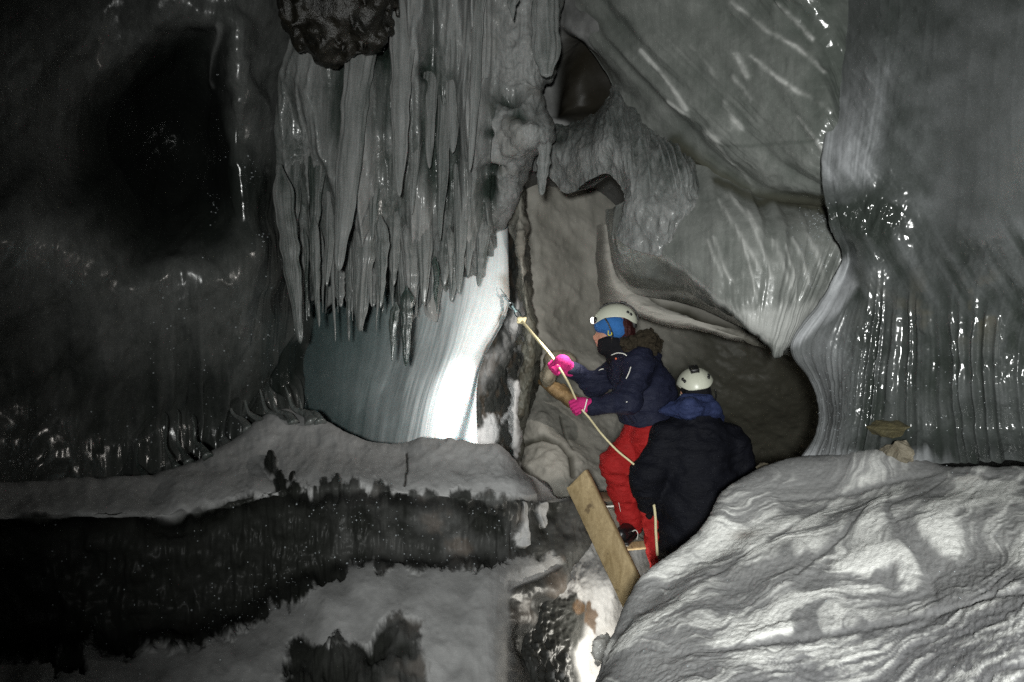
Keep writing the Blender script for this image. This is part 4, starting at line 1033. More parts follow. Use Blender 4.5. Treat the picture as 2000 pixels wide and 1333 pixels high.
M['lace'] = plain('pale_boot_lace', (0.45, 0.45, 0.42), .7)
M['rope'] = plain('cream_rope', (0.62, 0.55, 0.34), .8, scale=300, var=.25)
M['steel'] = plain('galvanised_steel', (0.55, 0.6, 0.62), .25, metal=1.0)
M['sling'] = plain('pale_blue_webbing', (0.35, 0.5, 0.52), .7)
M['lens'] = plain('lit_headlamp_lens', (1, 1, 1), .3, emit=14, ecol=(1, .97, .9))
M['wood'] = wood_mat('pine_board', (0.25, 0.18, 0.085), (0.44, 0.34, 0.19), (26, 26, 5))
M['wood_dark'] = wood_mat('wet_dark_wood', (0.06, 0.035, 0.02), (0.11, 0.07, 0.04), (3, 30, 6))


def folds(sx, sy, sz, amp, seed, o=3):
    return lambda X: amp * fbm(X[..., 0] * sx + .4 * fbm(X[..., 0] * 4, X[..., 1] * 4, X[..., 2] * 4, seed + 1, 2), X[..., 1] * sy, X[..., 2] * sz, seed, o)


def seamline(name, px_pts, d, w, mat, parent, depthfn=None):
    return tube(name, [W(x, y, dd) for (x, y, dd) in px_pts], [w] * len(px_pts), mat, parent=parent, seg=8, sub=6)


def hand_prims(wrist, palm, rope_dir, out, size=1.0, side=1):
    """five-fingered fist closed round a rope: palm centre, rope axis, direction from palm to the knuckles"""
    r = np.array(rope_dir, float); r /= np.linalg.norm(r)
    f = np.array(out, float); f -= r * (f @ r); f /= np.linalg.norm(f)
    nrm = np.cross(r, f) * side
    P = []
    palm = np.array(palm, float)
    P.append(ell(palm - f * .012 * size + nrm * .012, np.array([.046, .046, .046]) * size * np.array([1, .8, .95])))
    P.append(cone(np.array(wrist), palm - f * .02 * size, .036 * size, .040 * size))
    for i, (off, ln) in enumerate(((.036, .92), (.012, 1.0), (-.013, .95), (-.036, .8))):
        b = palm + r * off * size + f * .022 * size + nrm * .020 * size
        k1 = b + (f * .030 - nrm * .006) * ln * size
        k2 = k1 + (-nrm * .034 - f * .004) * ln * size
        k3 = k2 + (-f * .028) * ln * size
        rad = (.0125, .013, .0125, .0115)[i] * size
        P += [cone(b, k1, rad * 1.1, rad * 1.05), cone(k1, k2, rad * 1.05, rad), cone(k2, k3, rad, rad * .85)]
    tb = palm + r * .040 * size - f * .02 * size
    t1 = tb + (r * .022 - nrm * .022 + f * .012) * size
    t2 = t1 + (f * .034 - nrm * .010 - r * .008) * size
    P += [cone(tb, t1, .017 * size, .0155 * size), cone(t1, t2, .0155 * size, .012 * size)]
    return P


def helmet_parts(person, c, fwd, up, s=1.0, lamp=True):
    """climbing helmet centred on c"""
    f = np.array(fwd, float); f /= np.linalg.norm(f); u = np.array(up, float); u -= f * (u @ f); u /= np.linalg.norm(u); r = np.cross(f, u)
    R = np.stack([f, r, u], 1)                       # local -> world
    n, m = 40, 72
    th = np.linspace(0, 1, n)[:, None]; ph = np.linspace(0, 2 * math.pi, m, endpoint=False)[None]
    cosb = np.cos(ph)
    # lower rim: level at the brow, arched over the ear, lower at the back
    rim = 1.62 + 0.10 * np.clip(-cosb, 0, 1) - 0.30 * np.exp(-((np.abs(np.sin(ph)) - 1) / .32) ** 2) + 0.02 * np.clip(cosb, 0, 1)
    def shell(k, flare):
        t = th * rim
        rx = (0.138 + flare * th ** 8 * np.clip(cosb, 0, 1)) * k; ry = .112 * k; rz = .118 * k
        x = rx * np.sin(t) * np.cos(ph); y = ry * np.sin(t) * np.sin(ph); z = rz * np.cos(t)
        rg = 1 + .018 * np.exp(-((np.abs(np.sin(ph)) - .42) / .12) ** 2) * np.sin(np.clip(t, 0, 1.5) * 2)
        return np.stack([x * rg, y * rg, z + 0 * x], -1)
    A = shell(s, .014); B = shell(s * .94, .012)
    V = np.concatenate([A.reshape(-1, 3), B.reshape(-1, 3)])
    idx = np.arange(n * m).reshape(n, m); nx = np.roll(idx, -1, 1)
    Q = np.stack([idx[:-1], nx[:-1], nx[1:], idx[1:]], -1).reshape(-1, 4)
    Q = np.concatenate([Q, (Q + n * m)[:, ::-1], np.stack([idx[-1], nx[-1], nx[-1] + n * m, idx[-1] + n * m], -1)])
    loc = lambda p: np.array(c) + R @ (np.array(p, float) * s)
    h = mesh_np('helmet', np.array(c) + V @ R.T, Q, M['helmet'], parent=person)
    def onshell(t, p, k=1.0):
        return loc((.138 * k * math.sin(t) * math.cos(p), .112 * k * math.sin(t) * math.sin(p), .118 * k * math.cos(t)))
    for sg in (1, -1):
        for t, p in ((1.02, sg * 2.25), (1.14, sg * 2.4)):
            a = onshell(t, p, 1.0); b = onshell(t + .13, p + sg * .08, 1.0)
            tube('vent', [a, (a + b) / 2, b], [.0075 * s, .010 * s, .006 * s], M['black'], parent=h, seg=10, sub=4)
    return h, loc, onshell


# ================= person reaching for the ice, facing left
HC = W(1199, 642, 4.33)
Jn = dict(neck=W(1214, 680, 4.34), chest=W(1236, 722, 4.35), waist=W(1258, 790, 4.36), pelvis=W(1270, 848, 4.36),
          ls=W(1247, 712, 4.19), le=W(1226, 782, 4.06), lw=W(1158, 793, 4.13), rs=W(1214, 714, 4.50), re=W(1160, 752, 4.52), rw=W(1116, 722, 4.42),
          rh=W(1262, 852, 4.44), rk=W(1202, 908, 4.32), ra=W(1232, 1020, 4.42), lh=W(1278, 856, 4.28), lk=W(1277, 975, 4.22), la=W(1294, 1118, 4.24))
H1 = W(1092, 712, 4.36); H2 = W(1134, 793, 4.14)
rope_dir = W(1018, 627, 4.96) - H1
fwd1 = np.array([-1, .18, -.06])
body = implicit('person', [
    ell(HC + np.array([.012, 0, .012]), (.098, .078, .112)), ell(HC + np.array([-.055, .008, -.055]), (.052, .052, .065)), cone(HC + np.array([-.095, .015, -.030]), HC + np.array([-.118, .02, -.056]), .011, .015),
    ell(HC + np.array([-.100, .016, -.082]), (.014, .022, .012)), ell(HC + np.array([-.085, .014, -.112]), (.022, .026, .018)), ell(HC + np.array([-.098, .016, .012]), (.02, .05, .02)),
    ell(HC + np.array([.01, -.078, -.02]), (.018, .010, .03)), ell(HC + np.array([.01, .078, -.02]), (.018, .010, .03)),
    cone(HC + np.array([.03, 0, -.06]), Jn['neck'], .055, .06), cone(Jn['neck'], Jn['chest'], .08, .13), cone(Jn['chest'], Jn['waist'], .13, .115), cone(Jn['waist'], Jn['pelvis'], .115, .13),
    cone(Jn['chest'], Jn['ls'], .1, .055), cone(Jn['ls'], Jn['le'], .05, .04), cone(Jn['le'], Jn['lw'], .04, .028), cone(Jn['chest'], Jn['rs'], .1, .055), cone(Jn['rs'], Jn['re'], .05, .04), cone(Jn['re'], Jn['rw'], .04, .028),
    cone(Jn['lw'], H2, .028, .03), cone(Jn['rw'], H1, .028, .03),
    cone(Jn['rh'], Jn['rk'], .085, .055), cone(Jn['rk'], Jn['ra'], .052, .036), cone(Jn['lh'], Jn['lk'], .085, .055), cone(Jn['lk'], Jn['la'], .052, .036),
], .008, M['skin'], k=.025)
P1 = body
tag(P1, 'person in navy jacket, red trousers and pink gloves crouching on the ladder, pulling a rope', 'person')
# eyes are closed over by the brow band; lids and brow sit just under it
jac = [cone(Jn['neck'] + np.array([.01, 0, .02]), Jn['chest'] + np.array([.012, 0, .02]), .105, .165), cone(Jn['chest'] + np.array([.012, 0, 0]), Jn['waist'], .165, .172), cone(Jn['waist'], Jn['pelvis'] + np.array([-.01, 0, .02]), .172, .175),
       ell(Jn['waist'] + np.array([.05, .02, .06]), (.15, .17, .22)),
       cone(Jn['chest'] + np.array([0, -.06, .02]), Jn['ls'], .11, .095), cone(Jn['ls'], Jn['le'], .092, .074), cone(Jn['le'], Jn['lw'], .074, .056),
       cone(Jn['chest'] + np.array([0, .06, .02]), Jn['rs'], .11, .09), cone(Jn['rs'], Jn['re'], .088, .072), cone(Jn['re'], Jn['rw'], .072, .052)]
f1 = folds(9, 9, 22, .024, 201, 4)
jk = implicit('jacket', jac, .0095, M['navy'], parent=P1, k=.05, disp=f1,
              cut=[(Jn['pelvis'] + np.array([0, 0, .035]), (-.20, 0, -1)), (H2 + np.array([.052, 0, 0]), (-1, .05, .1)) if False else (Jn['pelvis'] + np.array([0, 0, -.2]), (0, 0, -1))])
# cuffs, hem, zip flap, pocket, piping
tube('cuff', [Jn['lw'] + np.array([.035, .0, 0]), Jn['lw'] + np.array([-.012, 0, 0])], [.060, .052], M['navy'], parent=jk, seg=20)
tube('cuff', [Jn['rw'] + np.array([.03, .012, -.012]), Jn['rw'] + np.array([-.012, -.006, .006])], [.056, .049], M['navy'], parent=jk, seg=20)
seamline('piping', [(1194, 694, 4.17), (1205, 690, 4.135), (1217, 691, 4.10), (1224, 695, 4.085)], 0, .0032, M['white_trim'], jk)
seamline('piping', [(1232, 717, 4.072), (1229, 727, 4.064), (1223, 740, 4.058)], 0, .0030, M['white_trim'], jk)
seamline('piping', [(1170, 724, 4.38), (1173, 722, 4.37), (1179, 721, 4.36)], 0, .0032, M['white_trim'], jk)
seamline('piping', [(1223, 786, 3.985), (1228, 783, 3.985)], 0, .0032, M['white_trim'], jk)
implicit('badge', [ell(W(1203, 701, 4.125), (.007, .006, .007))], .0025, M['orange'], jk, pad=.005)
box('pocket_flap', W(1222, 800, 4.19), W(1240, 826, 4.185), (-.6, .2, .75), (0.1, -1, 0), .055, .012, M['navy'], parent=jk)
col_ = implicit('collar', [cone(HC + np.array([-.045, .008, -.115]), Jn['neck'] + np.array([-.06, 0, .0]), .062, .082), cone(HC + np.array([.015, 0, -.10]), Jn['neck'] + np.array([0, 0, -.02]), .078, .115), ell(HC + np.array([-.02, 0, -.075]), (.075, .084, .04))], .007, M['black_fleece'], parent=jk, k=.03, disp=folds(20, 20, 30, .006, 211))
fur = implicit('fur_trim', [cone(W(1224, 672, 4.20), W(1262, 663, 4.24), .045, .06), cone(W(1262, 663, 4.24), W(1272, 672, 4.40), .060, .062), cone(W(1272, 672, 4.40), W(1240, 668, 4.5), .06, .045), ell(W(1250, 684, 4.33), (.11, .13, .06))], .006, M['fur'], parent=jk, k=.03,
               disp=lambda X: .022 * fbm(X[..., 0] * 45, X[..., 1] * 45, X[..., 2] * 45, 221, 3) + .012 * fbm(X[..., 0] * 14, X[..., 1] * 14, X[..., 2] * 14, 223, 2))
# trousers
tr = implicit('trousers', [cone(Jn['pelvis'], Jn['rh'], .155, .14), cone(Jn['rh'], Jn['rk'], .135, .098), cone(Jn['rk'], Jn['ra'] + np.array([0, 0, .01]), .094, .086), cone(Jn['pelvis'], Jn['lh'], .155, .13), cone(Jn['lh'], Jn['lk'], .125, .09), cone(Jn['lk'], Jn['la'], .086, .078), ell(Jn['pelvis'] + np.array([.02, 0, -.02]), (.15, .17, .12))],
              .0095, M['red'], parent=P1, k=.035, disp=folds(11, 9, 26, .022, 231, 4), cut=[(Jn['pelvis'] + np.array([0, 0, .12]), (0, 0, 1)), (Jn['ra'] + np.array([0, 0, -.012]), (.05, 0, -1)) if False else (Jn['la'] + np.array([0, 0, -.02]), (0, 0, -1))])
seamline('seam', [(1204, 958, 4.30), (1208, 980, 4.305), (1212, 1000, 4.315)], 0, .0016, M['white_trim'], tr)
# boots
for nm, ank, toe in (('boot', Jn['ra'], W(1214, 1048, 4.22)), ('boot', Jn['la'], W(1268, 1150, 4.06))):
    sole_z = toe[2] - .03
    hl = np.array([ank[0] + .02, ank[1] + .03, sole_z + .035]); tp = np.array([toe[0], toe[1], sole_z + .035])
    bt = implicit(nm, [cone(ank + np.array([0, 0, .06]), ank + np.array([0, 0, -.02]), .062, .058), cone(ank + np.array([0, 0, -.02]), hl, .056, .046), cone(hl, tp, .042, .040), cone(ank + np.array([0, 0, -.03]), tp + np.array([0, 0, .012]), .05, .036)], .006, M['boot'], parent=P1, k=.02, disp=folds(30, 30, 40, .004, 241), cut=[((0, 0, sole_z), (0, 0, -1))])
    box('sole', hl + np.array([.03, .05, -.035]), tp + np.array([0, -.035, -.035]) + (tp - hl) * .08, (1, 0, 0), (0, 0, 1), .088, .022, M['black'], parent=bt)
    m = (ank + tp) / 2
    for q in (.3, .55, .8):
        cpt = ank * (1 - q) + tp * q + np.array([0, -.012, .028 - .02 * q])
        tube('lace', [cpt + np.array([-.036, -.004, -.004]), cpt + np.array([0, -.012, .012]), cpt + np.array([.036, -.004, -.006])], [.0028] * 3, M['lace'], parent=bt, seg=6)
    cpt = ank * .45 + tp * .55 + np.array([.03, -.05, .0])
    tube('lace', [cpt, cpt + np.array([.02, -.012, .012]), cpt + np.array([.035, -.01, -.01]), cpt + np.array([.028, -.012, -.045])], [.0028] * 4, M['lace'], parent=bt, seg=6)
# gloves
g1 = implicit('glove', hand_prims(Jn['rw'] + np.array([-.01, 0, 0]), H1 + np.array([.012, .012, -.004]), rope_dir, np.array([-.75, -.25, -.6]), 1.16, 1) + [cone(Jn['rw'] + np.array([-.004, 0, 0]), Jn['rw'] + np.array([-.03, -.01, .008]), .052, .046)], .0035, M['pink'], parent=P1, k=.006, disp=folds(40, 40, 40, .002, 251))
g2 = implicit('glove', hand_prims(Jn['lw'] + np.array([-.01, 0, 0]), H2, W(1090, 712, 4.36) - H2, np.array([-1, -.2, -.3]), 1.0, 1) + [cone(Jn['lw'] + np.array([.0, 0, 0]), Jn['lw'] + np.array([-.03, 0, 0]), .049, .043)], .0035, M['pink'], parent=P1, k=.006, disp=folds(40, 40, 40, .002, 253))
tube('wrist_band', [Jn['lw'] + np.array([-.040, -.046, .045]), Jn['lw'] + np.array([-.052, -.054, 0]), Jn['lw'] + np.array([-.062, -.045, -.035])], [.004] * 3, M['white_trim'], parent=g2, seg=8)
# headband, hair, helmet
implicit('headband', [ell(HC + np.array([-.010, .002, .030]), (.112, .092, .070), None), ell(HC + np.array([-.070, .010, .010]), (.046, .072, .042)), ell(HC + np.array([.015, 0, -.018]), (.085, .097, .064))], .006, M['blue'], parent=P1, k=.03, disp=folds(18, 18, 40, .004, 261))
hr = implicit('hair', [ell(HC + np.array([.045, 0, -.005]), (.085, .086, .095)), cone(HC + np.array([.075, -.02, -.04]), HC + np.array([.085, -.01, -.12]), .052, .03)], .006, M['hair'], parent=P1, k=.03, disp=folds(60, 60, 14, .012, 265))
up1 = np.array([.34, -.05, 1.0])
hm, loc1, on1 = helmet_parts(P1, HC + np.array([.010, 0, .040]), fwd1 * np.array([1, 1, 1]) + np.array([0, 0, .02]), up1, 1.0)
LP = W(1157, 626, 4.31)
lp = implicit('headlamp', [ell(LP + np.array([.018, .0, 0]), (.020, .030, .022))], .004, M['black'], parent=hm, pad=.01)
implicit('lens', [ell(LP + np.array([.0, -.001, 0]), (.011, .020, .019))], .0025, M['lens'], parent=lp, pad=.006)
tube('headlamp_strap', [LP + np.array([.02, -.02, .01]), on1(1.25, -.5, 1.03), on1(1.0, -1.0, 1.03), on1(1.05, -1.8, 1.03), on1(1.2, -2.4, 1.03), on1(1.4, -2.95, 1.04)], [.006] * 6, M['black'], parent=hm, seg=8) if False else None
tube('headlamp_strap', [on1(.75, 0.0, 1.03), on1(.35, 0.0, 1.05), on1(.0, 0, 1.06), on1(.4, math.pi, 1.06), on1(.8, math.pi, 1.09), on1(1.2, math.pi, 1.06), on1(1.5, math.pi, 1.03)], [.0045] * 7, M['black'], parent=hm, seg=8)
tube('strap_clip', [on1(.28, .2, 1.07), on1(.5, .1, 1.07)], [.009, .007], M['black'], parent=hm, seg=8)
tube('strap_clip', [on1(.22, math.pi, 1.1), on1(.5, math.pi, 1.12)], [.008, .008], M['black'], parent=hm, seg=8)
a = W(1236, 611, 4.30); b = W(1239, 641, 4.30)
tube('battery_pack', [a, a * .7 + b * .3, a * .3 + b * .7, b], [.014, .021, .021, .014], M['black'], parent=hm, seg=14)
tube('chin_strap', [HC + np.array([-.070, -.098, .062]), HC + np.array([-.052, -.108, .03]), HC + np.array([-.034, -.110, -.012]), HC + np.array([-.022, -.10, -.045]), HC + np.array([-.03, -.07, -.10])], [.0055] * 5, M['black'], parent=hm, seg=8)
bk = W(1190, 651, 4.20)
tube('buckle', [bk + np.array([-.006, 0, .016]), bk + np.array([-.006, -.004, -.012]), bk + np.array([.012, -.004, -.010]), bk + np.array([.014, 0, .004])], [.0035] * 4, M['yellow'], parent=hm, seg=6)

# ================= second person seen from behind
H2C = W(1358, 768, 4.07)
K = dict(neck=W(1352, 806, 4.05), chest=W(1358, 868, 4.05), waist=W(1350, 960, 4.06), pelvis=W(1345, 1050, 4.06), ls=W(1305, 862, 4.02), le=W(1262, 935, 3.97), lw=W(1268, 985, 4.10),
         rs=W(1424, 872, 4.06), re=W(1452, 950, 4.05), rw=W(1432, 990, 4.26), lh=W(1322, 1075, 4.06), lk=W(1322, 1180, 4.12), la=W(1322, 1285, 4.22), rh=W(1372, 1075, 4.07), rk=W(1380, 1180, 4.12), ra=W(1386, 1285, 4.2))
LH = K['lw'] + np.array([.012, .055, -.02]); RH = K['rw'] + np.array([-.03, .06, .0])
P2 = implicit('person', [ell(H2C, (.078, .098, .112)), ell(H2C + np.array([0, .055, -.055]), (.052, .052, .065)), cone(H2C + np.array([0, .10, -.03]), H2C + np.array([0, .118, -.055]), .011, .014), ell(H2C + np.array([.078, .0, -.02]), (.010, .018, .03)), ell(H2C + np.array([-.078, 0, -.02]), (.010, .018, .03)),
    cone(H2C + np.array([0, -.02, -.07]), K['neck'], .055, .06), cone(K['neck'], K['chest'], .07, .13), cone(K['chest'], K['waist'], .14, .13), cone(K['waist'], K['pelvis'], .13, .14),
    cone(K['chest'], K['ls'], .1, .06), cone(K['ls'], K['le'], .05, .04), cone(K['le'], K['lw'], .04, .028), cone(K['chest'], K['rs'], .1, .06), cone(K['rs'], K['re'], .05, .04), cone(K['re'], K['rw'], .04, .028), cone(K['lw'], LH, .028, .03), cone(K['rw'], RH, .028, .03),
    cone(K['lh'], K['lk'], .085, .058), cone(K['lk'], K['la'], .054, .04), cone(K['rh'], K['rk'], .085, .058), cone(K['rk'], K['ra'], .054, .04)], .009, M['skin'], k=.03)
tag(P2, 'person in a long black coat with blue hood and white helmet, seen from behind', 'person')
ct = implicit('coat', [cone(K['neck'] + np.array([.0, -.01, -.03]), K['chest'], .12, .19), cone(K['chest'] + np.array([.0, 0, 0]), K['waist'] + np.array([.02, 0, 0]), .20, .215), cone(K['waist'] + np.array([.02, 0, 0]), K['pelvis'] + np.array([.03, 0, -.10]), .215, .205),
    cone(K['chest'], K['ls'], .14, .105), cone(K['ls'], K['le'], .105, .088), cone(K['le'], K['lw'], .088, .066), cone(K['chest'], K['rs'], .14, .112), cone(K['rs'], K['re'], .112, .094), cone(K['re'], K['rw'], .094, .068), ell(K['waist'] + np.array([.06, 0, .02]), (.24, .18, .30))],
    .011, M['black_coat'], parent=P2, k=.05, disp=folds(9, 9, 22, .026, 301, 4), cut=[(K['pelvis'] + np.array([0, 0, -.16]), (0, 0, -1))])
hd = implicit('hood', [cone(W(1302, 803, 4.0), W(1345, 797, 3.90), .036, .058), cone(W(1345, 797, 3.90), W(1392, 802, 3.97), .058, .046), ell(W(1350, 800, 3.99), (.125, .10, .058)), cone(W(1340, 784, 3.98), W(1378, 784, 4.0), .045, .045), cone(W(1392, 802, 3.97), W(1400, 818, 4.1), .045, .05)], .007, M['navy_hood'], parent=ct, k=.03, disp=folds(10, 12, 34, .02, 311))
implicit('trousers', [cone(K['lh'], K['lk'], .11, .085), cone(K['lk'], K['la'], .082, .072), cone(K['rh'], K['rk'], .11, .085), cone(K['rk'], K['ra'], .082, .072), ell(K['pelvis'], (.17, .14, .12))], .011, M['black_coat'], parent=P2, k=.03, disp=folds(10, 9, 24, .01, 321))
for ank in (K['la'], K['ra']):
    sz = ank[2] - .085
    bt = implicit('boot', [cone(ank + np.array([0, 0, .05]), ank + np.array([0, -.02, -.05]), .062, .05), cone(ank + np.array([0, -.03, -.045]), ank + np.array([0, .17, -.05]), .046, .04)], .007, M['boot'], parent=P2, k=.02, cut=[((0, 0, sz), (0, 0, -1))])
for wr, hh, dr in ((K['lw'], LH, W(1282, 1030, 4.14) - LH), (K['rw'], RH, np.array([-1, .3, .1]))):
    implicit('glove', hand_prims(wr + np.array([0, .01, 0]), hh, dr, np.array([.1, 1, -.2]), 1.0, 1) + [cone(wr, wr * .4 + hh * .6, .048, .042)], .006, M['black_fleece'], parent=P2, k=.012)
implicit('hair', [ell(H2C + np.array([0, -.012, -.005]), (.086, .098, .10))], .007, M['black_fleece'], parent=P2, disp=folds(30, 30, 14, .008, 331))
hm2, loc2, on2 = helmet_parts(P2, H2C + np.array([.0, -.004, .036]), np.array([.12, 1, -.08]), np.array([-.16, .08, 1]), 1.0)
# black battery box lying on the crown towards the back, with its strap
a = on2(.30, math.pi, 1.05); b = on2(.78, math.pi, 1.07)
bx = box('battery_box', a, b, on2(.5, math.pi - .3) - on2(.5, math.pi + .3), None, .050, .026, M['black'], parent=hm2)
tube('headlamp_strap', [on2(1.25, 0, 1.03), on2(.8, 0.0, 1.03), on2(.3, 0, 1.03), on2(.0, 0, 1.03), on2(.3, math.pi, 1.03)], [.0045] * 5, M['black'], parent=hm2, seg=8)
for sg in (1, -1):
    tube('chin_strap', [loc2((-.06, sg * .100, -.03)), loc2((-.03, sg * .102, -.075)), loc2((.02, sg * .085, -.12)), loc2((.06, sg * .03, -.15))], [.005] * 4, M['helmet'] if sg < 0 else M['black'], parent=hm2, seg=8)

# ================= rope, sling and ice screw
knot = W(1019, 627, 4.96)
rp = [knot, W(1050, 664, 4.66), W(1074, 692, 4.46), H1 + np.array([-.012, -.022, -.004]), W(1112, 752, 4.20), H2 + np.array([-.012, -.022, .004]), W(1152, 818, 4.10), W(1175, 848, 4.02), W(1205, 880, 4.0), W(1234, 904, 3.97), W(1264, 932, 3.98)]
rope = tube('rope', rp, [.0105, .0105, .0105, .008, .0062, .0060, .0060, .0060, .0060, .0060, .0060], M['rope'], seg=18, sub=24, twist=150, lobes=6)
tag(rope, 'taut cream rope held in the pink gloves, knotted below the steel link at the ice', 'rope')
kn = implicit('knot', [ell(knot + np.array([-.012, -.006, .012]), (.024, .020, .018)), ell(knot + np.array([.012, -.004, .004]), (.018, .02, .024)), cone(knot + np.array([.0, 0, -.012]), knot + np.array([.024, -.012, .016]), .012, .012), cone(knot + np.array([-.026, 0, -.008]), knot + np.array([.01, -.015, -.012]), .011, .012)], .003, M['rope'], parent=rope, k=.006, disp=folds(90, 90, 90, .004, 341))
tail = tube('rope', [W(1272, 960, 4.04), W(1277, 985, 3.99), W(1280, 1010, 3.97), W(1281, 1040, 3.97), W(1284, 1085, 3.98)], [.0075] * 5, M['rope'], seg=18, sub=24, twist=150, lobes=6)
tag(tail, 'short hanging length of pale twisted rope against the edge of the black coat', 'rope')
# quickdraw: two steel links joined by a sling, clipped to an ice screw
qa = knot + np.array([-.012, 0, .02]); qb = W(996, 592, 5.06); qc = W(985, 579, 5.12)
qd = bpy.data.objects.new('sling', None); COL.objects.link(qd); qd.location = Vector(qa)
tag(qd, 'narrow pale sling with steel links joining the knotted rope to the ice screw', 'sling')
ax = (qb - qa); L = np.linalg.norm(ax); ax /= L; sdv = np.cross(ax, np.array([0, 1, 0])); sdv /= np.linalg.norm(sdv)
def link_(name, c0, c1, w, r, mat, parent):
    p = []
    for q in np.linspace(0, 2 * math.pi, 15):
        p.append((c0 + c1) / 2 + (c1 - c0) / 2 * math.cos(q) + sdv * w * math.sin(q) + np.array([0, -.004, 0]))
    return tube(name, p, [r] * len(p), mat, parent=parent, seg=8, sub=4)
bpy.context.view_layer.update()
link_('carabiner', qa, qa + ax * L * .55, .018, .0050, M['steel'], qd)
link_('carabiner', qa + ax * L * .62, qb, .016, .0050, M['steel'], qd)
tube('webbing', [qa + ax * L * .40, qa + ax * L * .55, qa + ax * L * .78], [.008, .009, .008], M['sling'], parent=qd, seg=8)
sc = tube('ice_screw', [qb + np.array([.004, -.01, -.004]), qc, W(977, 571, 5.3)], [.010, .010, .008], M['steel'], seg=12, sub=10)
tag(sc, 'steel ice screw with a wire hanger driven into the lit ice', 'ice screw')
tube('wire', [qb, W(990, 580, 5.04), W(983, 572, 5.06), W(977, 564, 5.1)], [.0028] * 4, M['steel'], parent=sc, seg=6)
tube('wire', [qb, W(986, 580, 5.04), W(978, 577, 5.08)], [.0028] * 3, M['steel'], parent=sc, seg=6)
tube('hanger', [qb + np.array([.006, -.012, .012]), qb + np.array([.0, -.016, .0]), qb + np.array([-.006, -.012, -.014])], [.007, .010, .007], M['steel'], parent=sc, seg=8)

# ================= wooden ladder in the pit
ld = bpy.data.objects.new('ladder', None); COL.objects.link(ld); ld.location = Vector(W(1262, 1205, 4.05)); bpy.context.view_layer.update()
tag(ld, 'rough wooden ladder of yellow pine boards standing in the pit under the two people', 'ladder')
box('stile', W(1128, 936, 4.28), W(1262, 1215, 3.98), (1, -.62, .42), None, .178, .050, M['wood'], parent=ld, taper=-.25, rough=.0008)
st2 = box('stile', W(1243, 900, 4.72), W(1330, 1130, 4.38), (1, -.1, .42), None, .065, .04, M['wood_dark'], parent=ld, rough=.0008)
box('rung', W(1206, 1069, 4.22), W(1296, 1062, 4.50), (0, -.9, .35), (0, .3, 1), .09, .046, M['wood'], parent=ld, rough=.001)
box('rung', W(1150, 972, 4.36), W(1262, 968, 4.72), (0, -.9, .35), (0, .3, 1), .09, .05, M['wood_dark'], parent=ld, rough=.001)
box('rung', W(1240, 1160, 4.04), W(1335, 1150, 4.36), (0, -.9, .35), (0, .3, 1), .09, .046, M['wood'], parent=ld, rough=.001)
tube('peg', [W(1182, 990, 4.22), W(1199, 989, 4.20)], [.006, .006], M['white_trim'], parent=ld, seg=8)
tube('cord', [W(1160, 960, 4.21), W(1172, 976, 4.20), W(1184, 993, 4.19), (W(1188, 1006, 4.19))], [.0028] * 4, M['white_trim'], parent=ld, seg=8)

# ---- glinting ice crystals grown on the walls and ledges: far too many to count
rng = np.random.RandomState(5)
OC = np.array([(1, 0, 0), (.5, .87, 0), (-.5, .87, 0), (-1, 0, 0), (-.5, -.87, 0), (.5, -.87, 0)])
CV, CQ, CT = [], [], []
def crystals(ob, count, keep, smin_, smax_, spread=.55):
    me = ob.data; n = len(me.vertices)
    co = np.empty(n * 3, np.float32); me.vertices.foreach_get('co', co); co = co.reshape(-1, 3)
    no = np.empty(n * 3, np.float32); me.vertices.foreach_get('normal', no); no = no.reshape(-1, 3)
    px = CX + co[:, 0] / np.maximum(co[:, 1], .2) * F; py = CY - co[:, 2] / np.maximum(co[:, 1], .2) * F
    w = np.clip(keep(px, py), 0, None) * (co[:, 1] > 1); 
    if w.sum() <= 0: return
    for k in rng.choice(n, count, p=w / w.sum()):
        p = co[k].astype(float); out = -p / np.linalg.norm(p)
        nn = no[k] * (1 if no[k] @ out > 0 else -1)
        d = out * .8 + nn * .35 + rng.normal(0, spread * .5, 3); d /= np.linalg.norm(d)
        a = np.cross(d, rng.normal(size=3)); a /= np.linalg.norm(a); b = np.cross(d, a); s = smin_ * .6 + (smax_ * 1.15 - smin_ * .6) * rng.uniform() ** 2.2
        base = len(CV); c = p + nn * s * .4
        for sg in (.25, -.25):
            for q in OC: CV.append(c + s * (a * q[0] + b * q[1]) + d * sg * s)
        CQ.extend([[base + i, base + (i + 1) % 6, base + 6 + (i + 1) % 6, base + 6 + i] for i in range(6)])
        CQ.extend([[base, base + 1, base + 2, base + 3], [base + 3, base + 4, base + 5, base], [base + 9, base + 8, base + 7, base + 6], [base + 6, base + 11, base + 10, base + 9]])
G_ = {o.name: o for o in bpy.data.objects}
crystals(G_['cave_wall.001'], 380, lambda x, y: 3 * blob(x, y, 490, 335, 20, 25) + .2 * blob(x, y, 430, 230, 20, 60) + 2 * blob(x, y, 510, 460, 24, 14) + .5 * blob(x, y, 300, 860, 240, 60) + .25 * blob(x, y, 430, 650, 150, 120) + 2.5 * blob(x, y, 30, 900, 30, 30) + 2 * blob(x, y, 425, 400, 14, 24), .0025, .0055)
crystals(G_['ice_curtain'], 260, lambda x, y: blob(x, y, 560, 520, 22, 45) + .25 * blob(x, y, 700, 450, 200, 150), .0025, .005)
crystals(G_['snow_ledge'], 420, lambda x, y: .3 * blob(x, y, 250, 1150, 260, 80) + .2 * blob(x, y, 680, 1000, 60, 30) + .2 * blob(x, y, 800, 1050, 200, 60) + .15 * blob(x, y, 520, 1150, 60, 30), .0022, .0045)
crystals(G_['ice_column'], 320, lambda x, y: blob(x, y, 1660, 760, 60, 120) + .4 * blob(x, y, 1850, 760, 120, 100) + .7 * blob(x, y, 1625, 470, 14, 60), .0016, .0032)
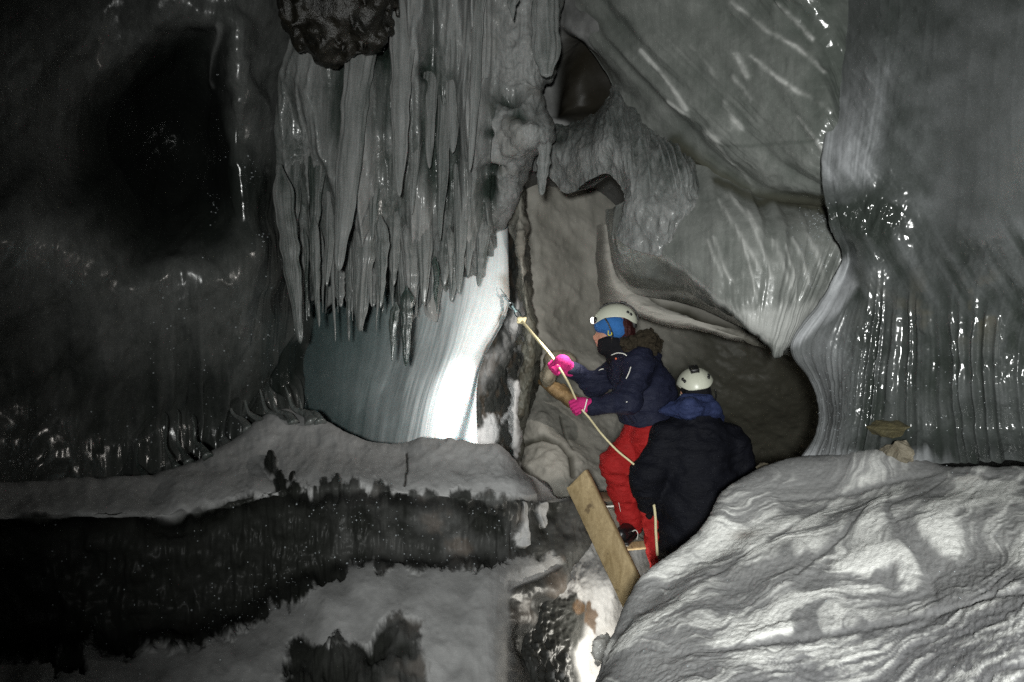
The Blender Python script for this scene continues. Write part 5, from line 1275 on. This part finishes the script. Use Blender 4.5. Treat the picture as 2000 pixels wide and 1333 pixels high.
crystals(G_['ice_lobe'], 240, lambda x, y: blob(x, y, 1590, 480, 30, 60), .0018, .0035)
crystals(G_['snow_mound'], 200, lambda x, y: (x > 1150) * (y < 1340) * 1.0, .0012, .0024)
T = NT('crystal_ice'); T.p.inputs['Base Color'].default_value = (.25, .27, .28, 1); T.p.inputs['Roughness'].default_value = .16; T.p.inputs['IOR'].default_value = 1.6
o = mesh_np('ice_crystals', np.array(CV), CQ, T.m, smooth=False); tag(o, kind='stuff')

# ================================================================ LIGHT, CAMERA
def spot(name, loc, target, power, angle, blend, size, col=(1, 1, 1)):
    l = bpy.data.lights.new(name, 'SPOT'); l.energy = power; l.spot_size = math.radians(angle); l.spot_blend = blend; l.shadow_soft_size = size; l.color = col
    o = bpy.data.objects.new(name, l); COL.objects.link(o); o.location = Vector(loc)
    o.rotation_euler = (Vector(target) - Vector(loc)).to_track_quat('-Z', 'Y').to_euler(); return o


# headlamp of the person reaching (lit in the photograph): narrow beam and wide spill
BP = LP + np.array([-.03, -.01, 0])
spot('headlamp_beam', BP, W(888, 815, 4.9), 135, 44, 1.0, .012, (1, .98, .95))
spot('headlamp_spill', BP, W(960, 700, 4.8), 40, 150, 1.0, .012, (1, .95, .88))
# the photographer's own headlamp, on the forehead just above the camera
spot('photographer_headlamp', (-.14, -.75, .06), W(1380, 570, 3.5), 940, 97, 1.0, .095, (.98, 1, .97))
# the lamp of somebody further down in the pit
pl = bpy.data.lights.new('pit_lamp', 'POINT'); pl.energy = 24; pl.shadow_soft_size = .02; pl.color = (1, .96, .86)
po = bpy.data.objects.new('pit_lamp', pl); COL.objects.link(po); po.location = Vector(W(1246, 1250, 4.15))

w = bpy.data.worlds.new('World'); scene.world = w; w.use_nodes = True
bg = w.node_tree.nodes.get('Background') or w.node_tree.nodes.new('ShaderNodeBackground')
bg.inputs[0].default_value = (0.02, 0.022, 0.022, 1); bg.inputs[1].default_value = 0.02

cam = bpy.data.cameras.new('Camera'); cam.lens = 24; cam.sensor_width = 36; cam.clip_start = .05; cam.clip_end = 200
co = bpy.data.objects.new('Camera', cam); COL.objects.link(co); co.location = (0, 0, 0); co.rotation_euler = (math.radians(90), 0, 0)
scene.camera = co
scene.view_settings.view_transform = 'Standard'; scene.view_settings.look = 'None'; scene.view_settings.exposure = 0; scene.view_settings.gamma = 1
scene.render.engine = 'CYCLES'
scene.cycles.max_bounces = 5; scene.cycles.diffuse_bounces = 3; scene.cycles.glossy_bounces = 2; scene.cycles.transmission_bounces = 2
scene.cycles.caustics_reflective = False; scene.cycles.caustics_refractive = False
scene.cycles.sample_clamp_indirect = 1.5; scene.cycles.sample_clamp_direct = 8
scene.cycles.use_denoising = False
